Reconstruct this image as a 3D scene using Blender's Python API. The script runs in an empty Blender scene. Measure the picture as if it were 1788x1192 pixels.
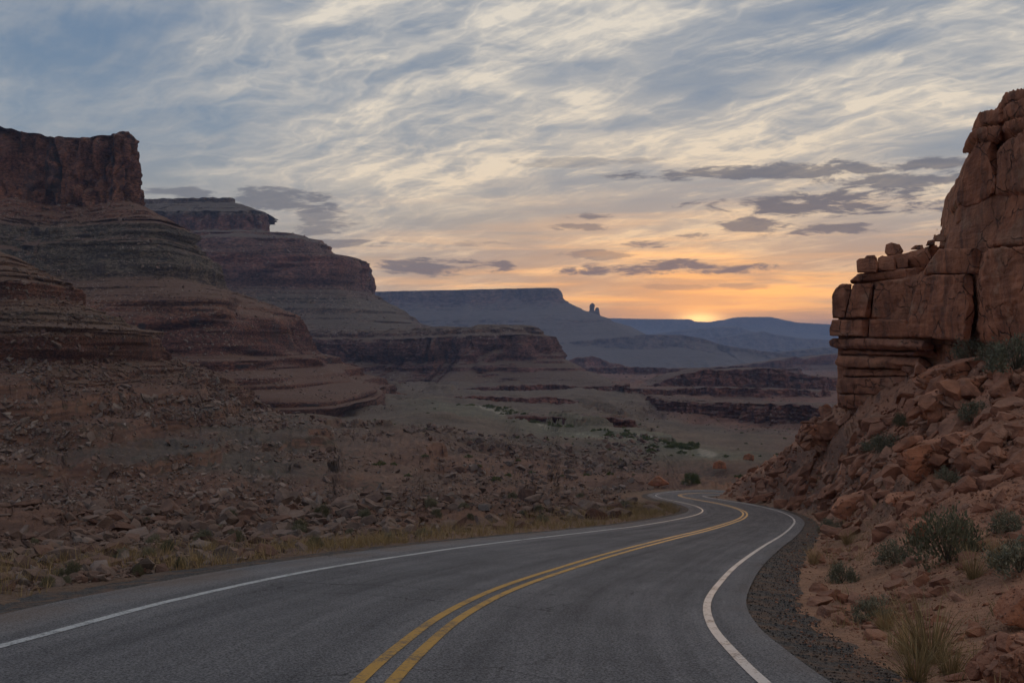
import bpy, bmesh, math, random, time
import numpy as np
from mathutils import Vector

T0 = time.time()
rng = np.random.default_rng(7)
random.seed(7)
scene = bpy.context.scene
COL = scene.collection

# ------------------------------------------------------------------ camera, sky, sun, exposure
F = 1738.0                       # focal length in photo pixels (35 mm lens on 36 mm film)
UC, VC = 894.0, 596.0            # optical axis, level camera
cam_d = bpy.data.cameras.new('camera')
cam_d.lens = 35.0
cam_d.sensor_width = 36.0
cam_d.clip_start = 0.1
cam_d.clip_end = 60000.0
cam = bpy.data.objects.new('camera', cam_d)
COL.objects.link(cam)
cam.location = (0, 0, 0)
cam.rotation_euler = (math.radians(90), 0, 0)
scene.camera = cam

SUN_AZ = math.atan((1222 - UC) / F)      # to the right of +Y
SUN_EL = math.radians(1.5)

scene.render.engine = 'CYCLES'
scene.cycles.use_denoising = True
scene.cycles.adaptive_threshold = 0.03
scene.cycles.max_bounces = 4
scene.cycles.diffuse_bounces = 2
scene.cycles.glossy_bounces = 2
scene.cycles.transmission_bounces = 2
scene.cycles.volume_bounces = 1
scene.cycles.transparent_max_bounces = 6
scene.cycles.sample_clamp_indirect = 4.0
scene.view_settings.view_transform = 'Standard'
scene.view_settings.look = 'None'
scene.view_settings.gamma = 1.0
scene.view_settings.use_curve_mapping = False
scene.view_settings.exposure = 0.0


class NT:
    """tiny node-graph writer"""
    def __init__(self, tree):
        self.t = tree
        self.t.nodes.clear()

    def n(self, typ, **kw):
        node = self.t.nodes.new(typ)
        for k, v in kw.items():
            setattr(node, k, v)
        return node

    def put(self, sock, v):
        if isinstance(v, bpy.types.NodeSocket):
            self.t.links.new(v, sock)
        elif v is not None:
            if sock.type == 'RGBA' and len(v) == 3:
                v = (*v, 1.0)
            sock.default_value = v

    def m(self, op, a, b=None, c=None, clamp=False):
        node = self.n('ShaderNodeMath', operation=op, use_clamp=clamp)
        self.put(node.inputs[0], a)
        if b is not None: self.put(node.inputs[1], b)
        if c is not None: self.put(node.inputs[2], c)
        return node.outputs[0]

    def vm(self, op, a, b=None, s=None):
        node = self.n('ShaderNodeVectorMath', operation=op)
        self.put(node.inputs[0], a)
        if b is not None: self.put(node.inputs[1], b)
        if s is not None: self.put(node.inputs['Scale'], s)
        return node.outputs['Value'] if op in ('LENGTH', 'DOT_PRODUCT', 'DISTANCE') else node.outputs[0]

    def mix(self, fac, a, b, typ='MIX'):
        node = self.n('ShaderNodeMix', data_type='RGBA', blend_type=typ)
        node.clamp_factor = True
        self.put(node.inputs[0], fac)
        self.put(node.inputs[6], a)
        self.put(node.inputs[7], b)
        return node.outputs[2]

    def comb(self, x, y, z):
        node = self.n('ShaderNodeCombineXYZ')
        for i, v in enumerate((x, y, z)):
            self.put(node.inputs[i], v)
        return node.outputs[0]

    def sep(self, v):
        node = self.n('ShaderNodeSeparateXYZ')
        self.put(node.inputs[0], v)
        return node.outputs

    def noise(self, vec, scale, detail=4.0, rough=0.55, dist=0.0, lac=2.0):
        node = self.n('ShaderNodeTexNoise')
        self.put(node.inputs['Vector'], vec)
        node.inputs['Scale'].default_value = scale
        node.inputs['Detail'].default_value = detail
        node.inputs['Roughness'].default_value = rough
        node.inputs['Distortion'].default_value = dist
        node.inputs['Lacunarity'].default_value = lac
        return node.outputs

    def ss(self, v, lo, hi):
        node = self.n('ShaderNodeMapRange', interpolation_type='SMOOTHSTEP')
        self.put(node.inputs['Value'], v)
        node.inputs['From Min'].default_value = lo
        node.inputs['From Max'].default_value = hi
        return node.outputs[0]

    def ramp(self, fac, stops, interp='LINEAR'):
        node = self.n('ShaderNodeValToRGB')
        r = node.color_ramp
        r.interpolation = interp
        while len(r.elements) < len(stops):
            r.elements.new(0.5)
        for e, (p, c) in zip(r.elements, stops):
            e.position = p
            e.color = (*c, 1.0)
        self.put(node.inputs[0], fac)
        return node.outputs[0]


def build_world():
    w = bpy.data.worlds.new('World')
    scene.world = w
    w.use_nodes = True
    g = NT(w.node_tree)
    out = g.n('ShaderNodeOutputWorld')
    bg = g.n('ShaderNodeBackground')
    bg.inputs['Strength'].default_value = 1.0
    g.t.links.new(bg.outputs[0], out.inputs[0])
    d = g.n('ShaderNodeTexCoord').outputs['Generated']
    d = g.vm('NORMALIZE', d)
    x, y, z = g.sep(d)
    az = g.m('ARCTAN2', x, y)
    el = g.m('ARCSINE', z)
    sky = g.n('ShaderNodeTexSky', sky_type='NISHITA')
    sky.sun_disc = False
    sky.sun_elevation = SUN_EL
    sky.sun_rotation = SUN_AZ
    sky.altitude = 1500
    sky.dust_density = 2.0
    nish = g.vm('SCALE', sky.outputs[0], s=0.10)
    # clear air between the clouds
    base = g.ramp(g.m('DIVIDE', el, 1.5708, clamp=True), [
        (0.0, (0.40, 0.33, 0.31)), (0.03, (0.45, 0.37, 0.31)), (0.075, (0.345, 0.355, 0.36)),
        (0.13, (0.205, 0.285, 0.39)), (0.21, (0.135, 0.225, 0.365)), (0.45, (0.12, 0.20, 0.33)), (1.0, (0.10, 0.16, 0.27))])
    base = g.mix(0.12, base, nish)
    # distance from the sun
    da = g.m('SUBTRACT', az, SUN_AZ)
    def gauss(sa, se, e0, pa=2.0):
        a = g.m('POWER', g.m('ABSOLUTE', g.m('DIVIDE', da, sa)), pa)
        b = g.m('POWER', g.m('ABSOLUTE', g.m('DIVIDE', g.m('SUBTRACT', el, e0), se)), 2.0)
        return g.m('EXPONENT', g.m('MULTIPLY', g.m('ADD', a, b), -1.0))
    wide = gauss(0.50, 0.17, 0.03)
    mid = gauss(0.31, 0.075, 0.026, 1.7)
    core = gauss(0.085, 0.030, 0.026, 1.5)
    disc = gauss(0.019, 0.0060, 0.0212)
    # high cirrus sheet, seen on a plane overhead: fibres drawn out along the wind
    inv = g.m('DIVIDE', 1.0, g.m('ADD', g.m('MAXIMUM', z, 0.0), 0.16))
    P = g.comb(g.m('MULTIPLY', x, inv), g.m('MULTIPLY', y, inv), 0.0)
    warp = g.vm('SCALE', g.vm('SUBTRACT', g.noise(P, 1.3, 3.0, 0.5)[1], (0.5, 0.5, 0.5)), s=0.34)
    Pw = g.vm('ADD', P, warp)
    def rot(v, ang, sx, sy):
        mp = g.n('ShaderNodeMapping'); g.put(mp.inputs['Vector'], v)
        mp.inputs['Rotation'].default_value = (0, 0, ang)
        return g.vm('MULTIPLY', mp.outputs[0], (sx, sy, 1.0))
    c1 = g.noise(rot(Pw, math.radians(30), 0.75, 2.2), 2.0, 9.0, 0.62, 0.0)[0]
    c2 = g.noise(rot(Pw, math.radians(48), 0.62, 3.7), 3.4, 8.0, 0.66, 0.0)[0]
    c4 = g.noise(rot(P, math.radians(-20), 1.0, 1.5), 6.0, 7.0, 0.66, 0.4)[0]
    W2 = g.vm('SCALE', g.vm('SUBTRACT', g.noise(P, 2.6, 4.0, 0.55)[1], (0.5, 0.5, 0.5)), s=0.42)
    def fil(ang, sx, sy, sc, power):
        n_ = g.noise(rot(g.vm('ADD', P, W2), math.radians(ang), sx, sy), sc, 4.5, 0.55, 0.0)[0]
        q_ = g.m('SUBTRACT', 1.0, g.m('ABSOLUTE', g.m('MULTIPLY', g.m('SUBTRACT', n_, 0.5), 3.2)), clamp=True)
        return g.m('POWER', q_, power)
    f1 = fil(30, 0.5, 2.0, 2.2, 4.0)
    f2 = fil(58, 0.6, 2.4, 3.4, 4.5)
    f3 = fil(5, 0.6, 2.0, 2.8, 4.5)
    c3 = g.noise(rot(P, math.radians(25), 0.8, 1.1), 1.3, 3.0, 0.5)[0]
    c = g.m('ADD', g.m('MULTIPLY', c1, 0.44), g.m('ADD', g.m('MULTIPLY', c2, 0.36), g.m('MULTIPLY', c4, 0.20)))
    c = g.m('ADD', c, g.m('MULTIPLY', g.m('SUBTRACT', c3, 0.5), 0.34))
    right = g.ss(az, -0.42, 0.12)
    c = g.m('ADD', c, g.m('MULTIPLY', g.m('SUBTRACT', right, 0.74), 0.085))
    fsum = g.m('ADD', g.m('MULTIPLY', f1, 0.5), g.m('ADD', g.m('MULTIPLY', f2, 0.42), g.m('MULTIPLY', f3, 0.38)))
    fsum = g.m('MULTIPLY', g.m('MULTIPLY', fsum, g.ss(c3, 0.34, 0.62)), g.m('ADD', 0.42, g.m('MULTIPLY', right, 0.58)))
    cir = g.m('MINIMUM', g.m('ADD', g.m('MULTIPLY', g.ss(c, 0.50, 0.67), 0.85), g.m('MULTIPLY', fsum, 0.92)), 1.0)
    thin = g.ss(c, 0.36, 0.53)
    warmcol = g.mix(wide, (0.82, 0.745, 0.63), (1.1, 0.80, 0.48))
    col = g.mix(g.m('MULTIPLY', thin, 0.55), base, g.mix(wide, (0.33, 0.36, 0.40), (0.48, 0.43, 0.375)))
    col = g.mix(g.m('MULTIPLY', cir, 0.90), col, warmcol)
    # low streaks of haze near the horizon
    S = g.comb(g.m('MULTIPLY', az, 3.2), g.m('MULTIPLY', el, 42.0), 0.0)
    st = g.noise(g.vm('ADD', S, g.vm('SCALE', warp, s=0.5)), 1.6, 5.0, 0.55, 0.3)[0]
    streak = g.ss(st, 0.42, 0.66)
    glowc = g.mix(streak, (0.94, 0.375, 0.09), (1.8, 0.79, 0.15))
    col = g.mix(g.m('MULTIPLY', mid, g.m('ADD', 0.66, g.m('MULTIPLY', streak, 0.34))), col, glowc)
    col = g.mix(g.m('MULTIPLY', core, g.m('ADD', 0.55, g.m('MULTIPLY', streak, 0.4))), col, (2.4, 1.0, 0.18))
    col = g.mix(disc, col, (4.2, 2.3, 0.65))
    # low grey cloud banks, each at its own bearing and height: (u, v, half width, half height, strength)
    banks = [(1150, 470, 185, 17, 1.0), (1480, 352, 240, 25, 1.0), (1400, 296, 380, 15, .9), (1560, 316, 170, 15, .9),
             (760, 466, 120, 17, .95), (500, 350, 95, 22, .85), (565, 392, 60, 24, .7), (330, 338, 85, 15, .8), (610, 425, 110, 9, .75),
             (1310, 396, 75, 17, .9), (1450, 400, 90, 11, .9), (1135, 426, 50, 8, .85), (1035, 378, 50, 8, .8), (1000, 396, 60, 8, .7),
             (1215, 412, 45, 8, .7), (1040, 445, 75, 10, .6), (1250, 500, 120, 7, .35), (850, 425, 60, 7, .4), (1000, 283, 150, 9, .35)]
    E = g.comb(g.m('MULTIPLY', az, 20.0), g.m('MULTIPLY', el, 80.0), 0.0)
    edge = g.noise(g.vm('ADD', E, g.vm('SCALE', warp, s=4.0)), 0.9, 7.0, 0.66, 0.3)[0]
    edge = g.m('MULTIPLY', g.m('SUBTRACT', edge, 0.47), 6.0)
    tot = None
    for (u, v, hw, hh, s) in banks:
        A0 = math.atan((u - UC) / F)
        R0 = math.hypot(F, u - UC)
        E0 = math.atan((VC - v) / R0)
        a = g.m('DIVIDE', g.m('SUBTRACT', az, A0), hw / F)
        b = g.m('DIVIDE', g.m('SUBTRACT', el, E0), hh / F)
        r2 = g.m('ADD', g.m('MULTIPLY', a, a), g.m('MULTIPLY', b, b))
        k = g.m('MULTIPLY', g.ss(g.m('ADD', r2, edge), 1.1, 0.30), s)
        tot = k if tot is None else g.m('MAXIMUM', tot, k)
    bank = g.mix(wide, (0.145, 0.158, 0.19), (0.14, 0.125, 0.145))
    bank = g.mix(g.m('MULTIPLY', mid, 0.45), bank, (0.46, 0.26, 0.18))
    col = g.mix(g.m('MULTIPLY', tot, 0.88), col, bank)
    # below the horizon the world is plain dark earth
    col = g.mix(g.ss(el, -0.01, -0.05), col, (0.05, 0.04, 0.038))
    g.t.links.new(col, bg.inputs['Color'])
    w.cycles.sampling_method = 'MANUAL'
    w.cycles.sample_map_resolution = 1024


build_world()

sun_d = bpy.data.lights.new('sun', 'SUN')
sun_d.energy = 0.5
sun_d.angle = math.radians(2.5)
sun_d.color = (1.0, 0.55, 0.26)
sun = bpy.data.objects.new('sun', sun_d)
COL.objects.link(sun)
sdir = Vector((math.sin(SUN_AZ) * math.cos(SUN_EL), math.cos(SUN_AZ) * math.cos(SUN_EL), math.sin(SUN_EL)))
sun.rotation_euler = (-sdir).to_track_quat('-Z', 'Y').to_euler()
sun.location = sdir * 300

# ------------------------------------------------------------------ helpers
def P(u, v, y):
    return np.array([(u - UC) / F * y, y, -(v - VC) / F * y])

_TN = 64
_tab = rng.random((_TN, _TN, _TN)).astype(np.float32) * 2 - 1
def vnoise(x, y, z):
    x = np.asarray(x, np.float64); y = np.asarray(y, np.float64); z = np.asarray(z, np.float64)
    x, y, z = np.broadcast_arrays(x, y, z)
    fx, fy, fz = np.floor(x), np.floor(y), np.floor(z)
    ix = fx.astype(np.int64) & 63; iy = fy.astype(np.int64) & 63; iz = fz.astype(np.int64) & 63
    tx = (x - fx).astype(np.float32); ty = (y - fy).astype(np.float32); tz = (z - fz).astype(np.float32)
    tx = tx * tx * (3 - 2 * tx); ty = ty * ty * (3 - 2 * ty); tz = tz * tz * (3 - 2 * tz)
    jx = (ix + 1) & 63; jy = (iy + 1) & 63; jz = (iz + 1) & 63
    t = _tab
    a = t[ix, iy, iz] * (1 - tx) + t[jx, iy, iz] * tx
    b = t[ix, jy, iz] * (1 - tx) + t[jx, jy, iz] * tx
    c = t[ix, iy, jz] * (1 - tx) + t[jx, iy, jz] * tx
    d = t[ix, jy, jz] * (1 - tx) + t[jx, jy, jz] * tx
    e = a * (1 - ty) + b * ty
    f = c * (1 - ty) + d * ty
    return e * (1 - tz) + f * tz

def fbm(x, y, z, octv=4, gain=0.5, lac=2.03):
    s = 0.0; a = 1.0; tot = 0.0
    for i in range(octv):
        s = s + a * vnoise(x + 13.7 * i, y + 5.1 * i, z + 9.3 * i)
        tot += a; a *= gain
        x = x * lac; y = y * lac; z = z * lac
    return s / tot

def ridged(x, y, z, octv=4, gain=0.5):
    s = 0.0; a = 1.0; tot = 0.0
    for i in range(octv):
        s = s + a * (1 - 2 * np.abs(vnoise(x + 3.7 * i, y + 8.1 * i, z + 1.3 * i)))
        tot += a; a *= gain
        x = x * 2.07; y = y * 2.07; z = z * 2.07
    return s / tot

def sstep(x, a, b):
    t = np.clip((x - a) / (b - a), 0, 1)
    return t * t * (3 - 2 * t)

def crom(pts, n):
    """Catmull-Rom through pts (k, d), resampled to n points evenly along its length"""
    p = np.asarray(pts, float)
    q = np.vstack([2 * p[0] - p[1], p, 2 * p[-1] - p[-2]])
    out = []
    for i in range(1, len(q) - 2):
        t = np.linspace(0, 1, 40, endpoint=False)[:, None]
        a, b, c, d = q[i - 1], q[i], q[i + 1], q[i + 2]
        out.append(0.5 * ((2 * b) + (-a + c) * t + (2 * a - 5 * b + 4 * c - d) * t ** 2 + (-a + 3 * b - 3 * c + d) * t ** 3))
    out.append(p[-1:])
    o = np.vstack(out)
    s = np.r_[0, np.cumsum(np.linalg.norm(np.diff(o[:, :2], axis=0), axis=1))]
    si = np.linspace(0, s[-1], n)
    return np.stack([np.interp(si, s, o[:, k]) for k in range(o.shape[1])], 1)

def mesh_np(name, V, Fc, smooth=True):
    """mesh from numpy arrays; Fc (n,3) or (n,4)"""
    me = bpy.data.meshes.new(name)
    V = np.ascontiguousarray(V, np.float32); Fc = np.ascontiguousarray(Fc, np.int32)
    k = Fc.shape[1]
    me.vertices.add(len(V)); me.vertices.foreach_set('co', V.ravel())
    me.loops.add(Fc.size); me.loops.foreach_set('vertex_index', Fc.ravel())
    me.polygons.add(len(Fc))
    me.polygons.foreach_set('loop_start', np.arange(0, Fc.size, k, dtype=np.int32))
    me.polygons.foreach_set('loop_total', np.full(len(Fc), k, np.int32))
    me.polygons.foreach_set('use_smooth', np.full(len(Fc), smooth, bool))
    me.update(calc_edges=True)
    me.validate()
    return me

def add_color(me, name, C):
    at = me.color_attributes.new(name, 'FLOAT_COLOR', 'POINT')
    C4 = np.ones((len(C), 4), np.float32); C4[:, :3] = C
    at.data.foreach_set('color', C4.ravel())

def grid_faces(nr, nc):
    i = np.arange(nr * nc).reshape(nr, nc)
    return np.stack([i[:-1, :-1].ravel(), i[:-1, 1:].ravel(), i[1:, 1:].ravel(), i[1:, :-1].ravel()], 1)

def obj(name, me, mat=None, parent=None, kind=None, label=None, cat=None, group=None):
    o = bpy.data.objects.new(name, me)
    COL.objects.link(o)
    if mat is not None and me is not None and len(me.materials) == 0:
        me.materials.append(mat)
    if parent is not None: o.parent = parent
    if kind: o['kind'] = kind
    if label: o['label'] = label
    if cat: o['category'] = cat
    if group: o['group'] = group
    return o

# ------------------------------------------------------------------ materials
def mat_new(name):
    m = bpy.data.materials.new(name)
    m.use_nodes = True
    g = NT(m.node_tree)
    out = g.n('ShaderNodeOutputMaterial')
    b = g.n('ShaderNodeBsdfPrincipled')
    g.t.links.new(b.outputs[0], out.inputs[0])
    b.inputs['Roughness'].default_value = 0.9
    b.inputs['Specular IOR Level'].default_value = 0.2
    return m, g, b

def bump(g, b, h, strength, dist, prev=None):
    n = g.n('ShaderNodeBump')
    n.inputs['Strength'].default_value = strength
    n.inputs['Distance'].default_value = dist
    g.put(n.inputs['Height'], h)
    if prev is not None:
        g.put(n.inputs['Normal'], prev)
    g.t.links.new(n.outputs[0], b.inputs['Normal'])
    return n.outputs[0]

def rock_mat(name, zlo, zhi, stops, scale, varnish=0.5, soil=(0.16, 0.10, 0.075), soil_amt=0.8, bandwarp=6.0, bandfreq=0.5, bumpd=1.0, speck=0.0, bandtop=1e6, bandamt=1.0):
    """bedded rock: colours by height, thin beds, dark varnish running down steep faces, soil on flats"""
    m, g, b = mat_new(name)
    geo = g.n('ShaderNodeNewGeometry')
    pos = geo.outputs['Position']
    nz = g.sep(geo.outputs['Normal'])[2]
    x, y, z = g.sep(pos)
    wob = g.noise(pos, scale * 0.35, 3.0)[0]
    zz = g.m('ADD', z, g.m('MULTIPLY', g.m('SUBTRACT', wob, 0.5), bandwarp))
    col = g.ramp(g.m('DIVIDE', g.m('SUBTRACT', zz, zlo), zhi - zlo, clamp=True), [((s - zlo) / (zhi - zlo), c) for s, c in stops])
    bv = g.comb(g.m('MULTIPLY', x, 0.02 * bandfreq), g.m('MULTIPLY', y, 0.02 * bandfreq), g.m('MULTIPLY', zz, bandfreq))
    bands = g.noise(bv, 1.0, 5.0, 0.65)[0]
    bands = g.m('ADD', 0.5, g.m('MULTIPLY', g.m('SUBTRACT', bands, 0.5), g.m('MULTIPLY', g.ss(z, bandtop + 8, bandtop), bandamt)))
    col = g.mix(g.m('MULTIPLY', g.ss(bands, 0.52, 0.72), 0.55), col, g.vm('MULTIPLY', col, (0.5, 0.47, 0.5)))
    col = g.mix(g.m('MULTIPLY', g.ss(bands, 0.46, 0.28), 0.5), col, g.vm('MULTIPLY', col, (1.45, 1.4, 1.35)))
    pat = g.noise(pos, scale, 4.0, 0.6)[0]
    col = g.mix(g.ss(pat, 0.35, 0.75), g.vm('MULTIPLY', col, (0.72, 0.72, 0.75)), g.vm('MULTIPLY', col, (1.25, 1.2, 1.15)))
    pat2 = g.noise(g.vm('MULTIPLY', pos, (1.0, 1.0, 2.2)), scale * 7.0, 5.0, 0.65)[0]
    col = g.mix(g.ss(pat2, 0.36, 0.66), g.vm('MULTIPLY', col, (0.42, 0.42, 0.44)), g.vm('MULTIPLY', col, (1.32, 1.30, 1.27)))
    steep = g.ss(nz, 0.62, 0.25)
    sv = g.comb(x, y, g.m('MULTIPLY', z, 0.09))
    var = g.noise(sv, scale * 1.3, 4.0, 0.6, 0.4)[0]
    col = g.mix(g.m('MULTIPLY', g.m('MULTIPLY', g.ss(var, 0.50, 0.68), steep), varnish), col, (0.055, 0.045, 0.05))
    soiln = g.noise(pos, scale * 3.0, 4.0)[0]
    flat = g.m('MULTIPLY', g.ss(g.m('ADD', nz, g.m('MULTIPLY', g.m('SUBTRACT', soiln, 0.5), 0.35)), 0.70, 0.92), soil_amt)
    col = g.mix(flat, col, soil)
    if speck > 0:
        vor = g.n('ShaderNodeTexVoronoi', feature='F1')
        g.put(vor.inputs['Vector'], g.vm('ADD', pos, g.vm('SCALE', g.noise(pos, speck * 1.6, 3.0)[1], s=1.3 / speck)))
        vor.inputs['Scale'].default_value = speck * 1.3
        k = g.m('MULTIPLY', g.ss(vor.outputs['Distance'], 0.32, 0.16), g.ss(g.noise(pos, speck * 0.12, 3.0)[0], 0.50, 0.62))
        col = g.mix(g.m('MULTIPLY', k, g.ss(nz, 0.3, 0.6)), col, (0.34, 0.27, 0.235))
    col = g.vm('MULTIPLY', col, (1.0, 0.97, 0.96))
    g.put(b.inputs['Base Color'], col)
    h1 = g.m('ADD', g.m('MULTIPLY', bands, 0.6), pat)
    n1 = bump(g, b, h1, 0.8, 1.2 * bumpd)
    h2 = g.noise(pos, scale * 16.0, 3.0, 0.6)[0]
    n2 = bump(g, b, pat2, 1.0, 1.1 * bumpd, n1)
    bump(g, b, h2, 0.9, 0.6 * bumpd, n2)
    return m

def boulder_mat(name, cols, scale=1.2, island=False, bumpd=0.08, wall=False):
    m, g, b = mat_new(name)
    geo = g.n('ShaderNodeNewGeometry')
    info = g.n('ShaderNodeObjectInfo')
    pos = geo.outputs['Position']
    nz = g.sep(geo.outputs['Normal'])[2]
    rnd = geo.outputs['Random Per Island'] if island else info.outputs['Random']
    k = 1.0 / max(1, len(cols) - 1)
    col = g.ramp(rnd, [(i * k, c) for i, c in enumerate(cols)])
    n = g.noise(pos, scale, 6.0, 0.62)[0]
    col = g.mix(g.ss(n, 0.3, 0.72), g.vm('MULTIPLY', col, (0.62, 0.60, 0.62)), g.vm('MULTIPLY', col, (1.28, 1.24, 1.2)))
    x, y, z = g.sep(pos)
    bd = g.noise(g.comb(g.m('MULTIPLY', x, 0.3), g.m('MULTIPLY', y, 0.3), g.m('MULTIPLY', z, 3.0)), scale * 0.8, 4.0, 0.6)[0]
    col = g.mix(g.m('MULTIPLY', g.ss(bd, 0.55, 0.7), 0.45), col, g.vm('MULTIPLY', col, (0.55, 0.5, 0.5)))
    col = g.mix(g.m('MULTIPLY', g.ss(nz, 0.6, 0.95), 0.30), col, (0.28, 0.155, 0.105))
    hcr = None
    if wall:
        vs = g.noise(g.comb(x, y, g.m('MULTIPLY', z, 0.12)), 0.75, 5.0, 0.62, 0.3)[0]
        col = g.mix(g.m('MULTIPLY', g.m('MULTIPLY', g.ss(vs, 0.50, 0.66), g.ss(nz, 0.6, 0.2)), 0.55), col, (0.075, 0.050, 0.045))
        bl = g.noise(g.vm('MULTIPLY', pos, (1, 1, 2.0)), 0.30, 3.0, 0.5)[0]
        col = g.mix(g.m('MULTIPLY', g.ss(bl, 0.55, 0.68), 0.45), col, (0.40, 0.235, 0.155))
        vr = g.n('ShaderNodeTexVoronoi', feature='DISTANCE_TO_EDGE')
        g.put(vr.inputs['Vector'], g.vm('ADD', g.vm('MULTIPLY', pos, (1.0, 1.0, 1.5)), g.vm('SCALE', g.noise(pos, 0.8, 4.0)[1], s=1.3)))
        vr.inputs['Scale'].default_value = 0.42
        hcr = g.m('MULTIPLY', g.ss(vr.outputs['Distance'], 0.028, 0.004), g.ss(g.noise(pos, 0.22, 2.0)[0], 0.46, 0.56))
        col = g.mix(g.m('MULTIPLY', hcr, 0.65), col, (0.045, 0.028, 0.024))
    g.put(b.inputs['Base Color'], col)
    n1 = bump(g, b, g.m('ADD', n, g.m('MULTIPLY', bd, 0.5)) if hcr is None else g.m('SUBTRACT', g.m('ADD', n, g.m('MULTIPLY', bd, 0.7)), hcr), 0.8, bumpd * 2)
    bump(g, b, g.noise(pos, scale * 9, 4.0, 0.6)[0], 0.6, bumpd * 0.4, n1)
    return m

def ground_mat():
    m, g, b = mat_new('earth')
    geo = g.n('ShaderNodeNewGeometry')
    pos = geo.outputs['Position']
    nz = g.sep(geo.outputs['Normal'])[2]
    at = g.n('ShaderNodeVertexColor', layer_name='tint')
    col = at.outputs[0]
    dist = g.vm('LENGTH', pos)
    x, y, z = g.sep(pos)
    near = g.ss(dist, 90.0, 25.0)
    a = g.noise(pos, 0.05, 6.0, 0.62)[0]
    bb = g.noise(pos, 0.55, 6.0, 0.65)[0]
    cc = g.noise(pos, 7.0, 4.0, 0.65)[0]
    f = g.m('ADD', g.m('MULTIPLY', a, 0.5), g.m('MULTIPLY', bb, 0.5))
    col = g.mix(g.ss(f, 0.33, 0.67), g.vm('MULTIPLY', col, (0.62, 0.62, 0.64)), g.vm('MULTIPLY', col, (1.35, 1.32, 1.28)))
    col = g.mix(g.m('MULTIPLY', near, g.ss(cc, 0.35, 0.7)), col, g.vm('MULTIPLY', col, (1.3, 1.28, 1.25)))
    # bedded rock shows where the ground is steep
    zz = g.m('ADD', z, g.m('MULTIPLY', a, 5.0))
    bands = g.noise(g.comb(g.m('MULTIPLY', x, 0.03), g.m('MULTIPLY', y, 0.03), g.m('MULTIPLY', zz, 0.9)), 1.0, 5.0, 0.65)[0]
    rockc = g.mix(g.ss(bands, 0.35, 0.65), (0.10, 0.055, 0.043), (0.24, 0.128, 0.090))
    col = g.mix(g.m('MULTIPLY', g.ss(nz, 0.80, 0.55), 0.85), col, rockc)
    # pale stones and dark low plants too small to model
    vor = g.n('ShaderNodeTexVoronoi', feature='F1')
    g.put(vor.inputs['Vector'], g.vm('ADD', pos, g.vm('SCALE', g.noise(pos, 0.9, 3.0)[1], s=2.2))); vor.inputs['Scale'].default_value = 0.75
    st = g.m('MULTIPLY', g.ss(vor.outputs['Distance'], 0.34, 0.18), g.ss(g.noise(pos, 0.04, 4.0)[0], 0.47, 0.6))
    st = g.m('MULTIPLY', st, g.ss(dist, 60.0, 140.0))
    col = g.mix(g.m('MULTIPLY', st, 0.5), col, (0.26, 0.20, 0.17))
    vo2 = g.n('ShaderNodeTexVoronoi', feature='F1')
    g.put(vo2.inputs['Vector'], g.vm('ADD', pos, (31.0, 7.0, 3.0))); vo2.inputs['Scale'].default_value = 0.30
    pl = g.m('MULTIPLY', g.ss(vo2.outputs['Distance'], 0.36, 0.22), g.ss(g.noise(pos, 0.017, 4.0)[0], 0.42, 0.58))
    pl = g.m('MULTIPLY', pl, g.ss(dist, 120.0, 260.0))
    col = g.mix(g.m('MULTIPLY', pl, 0.55), col, (0.062, 0.062, 0.045))
    g.put(b.inputs['Base Color'], col)
    n1 = bump(g, b, bb, 0.9, 0.6)
    n2 = bump(g, b, g.noise(pos, 3.2, 5.0, 0.65)[0], 0.8, 0.14, n1)
    bump(g, b, g.noise(pos, 22.0, 4.0, 0.65)[0], 0.7, 0.03, n2)
    return m

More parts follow.
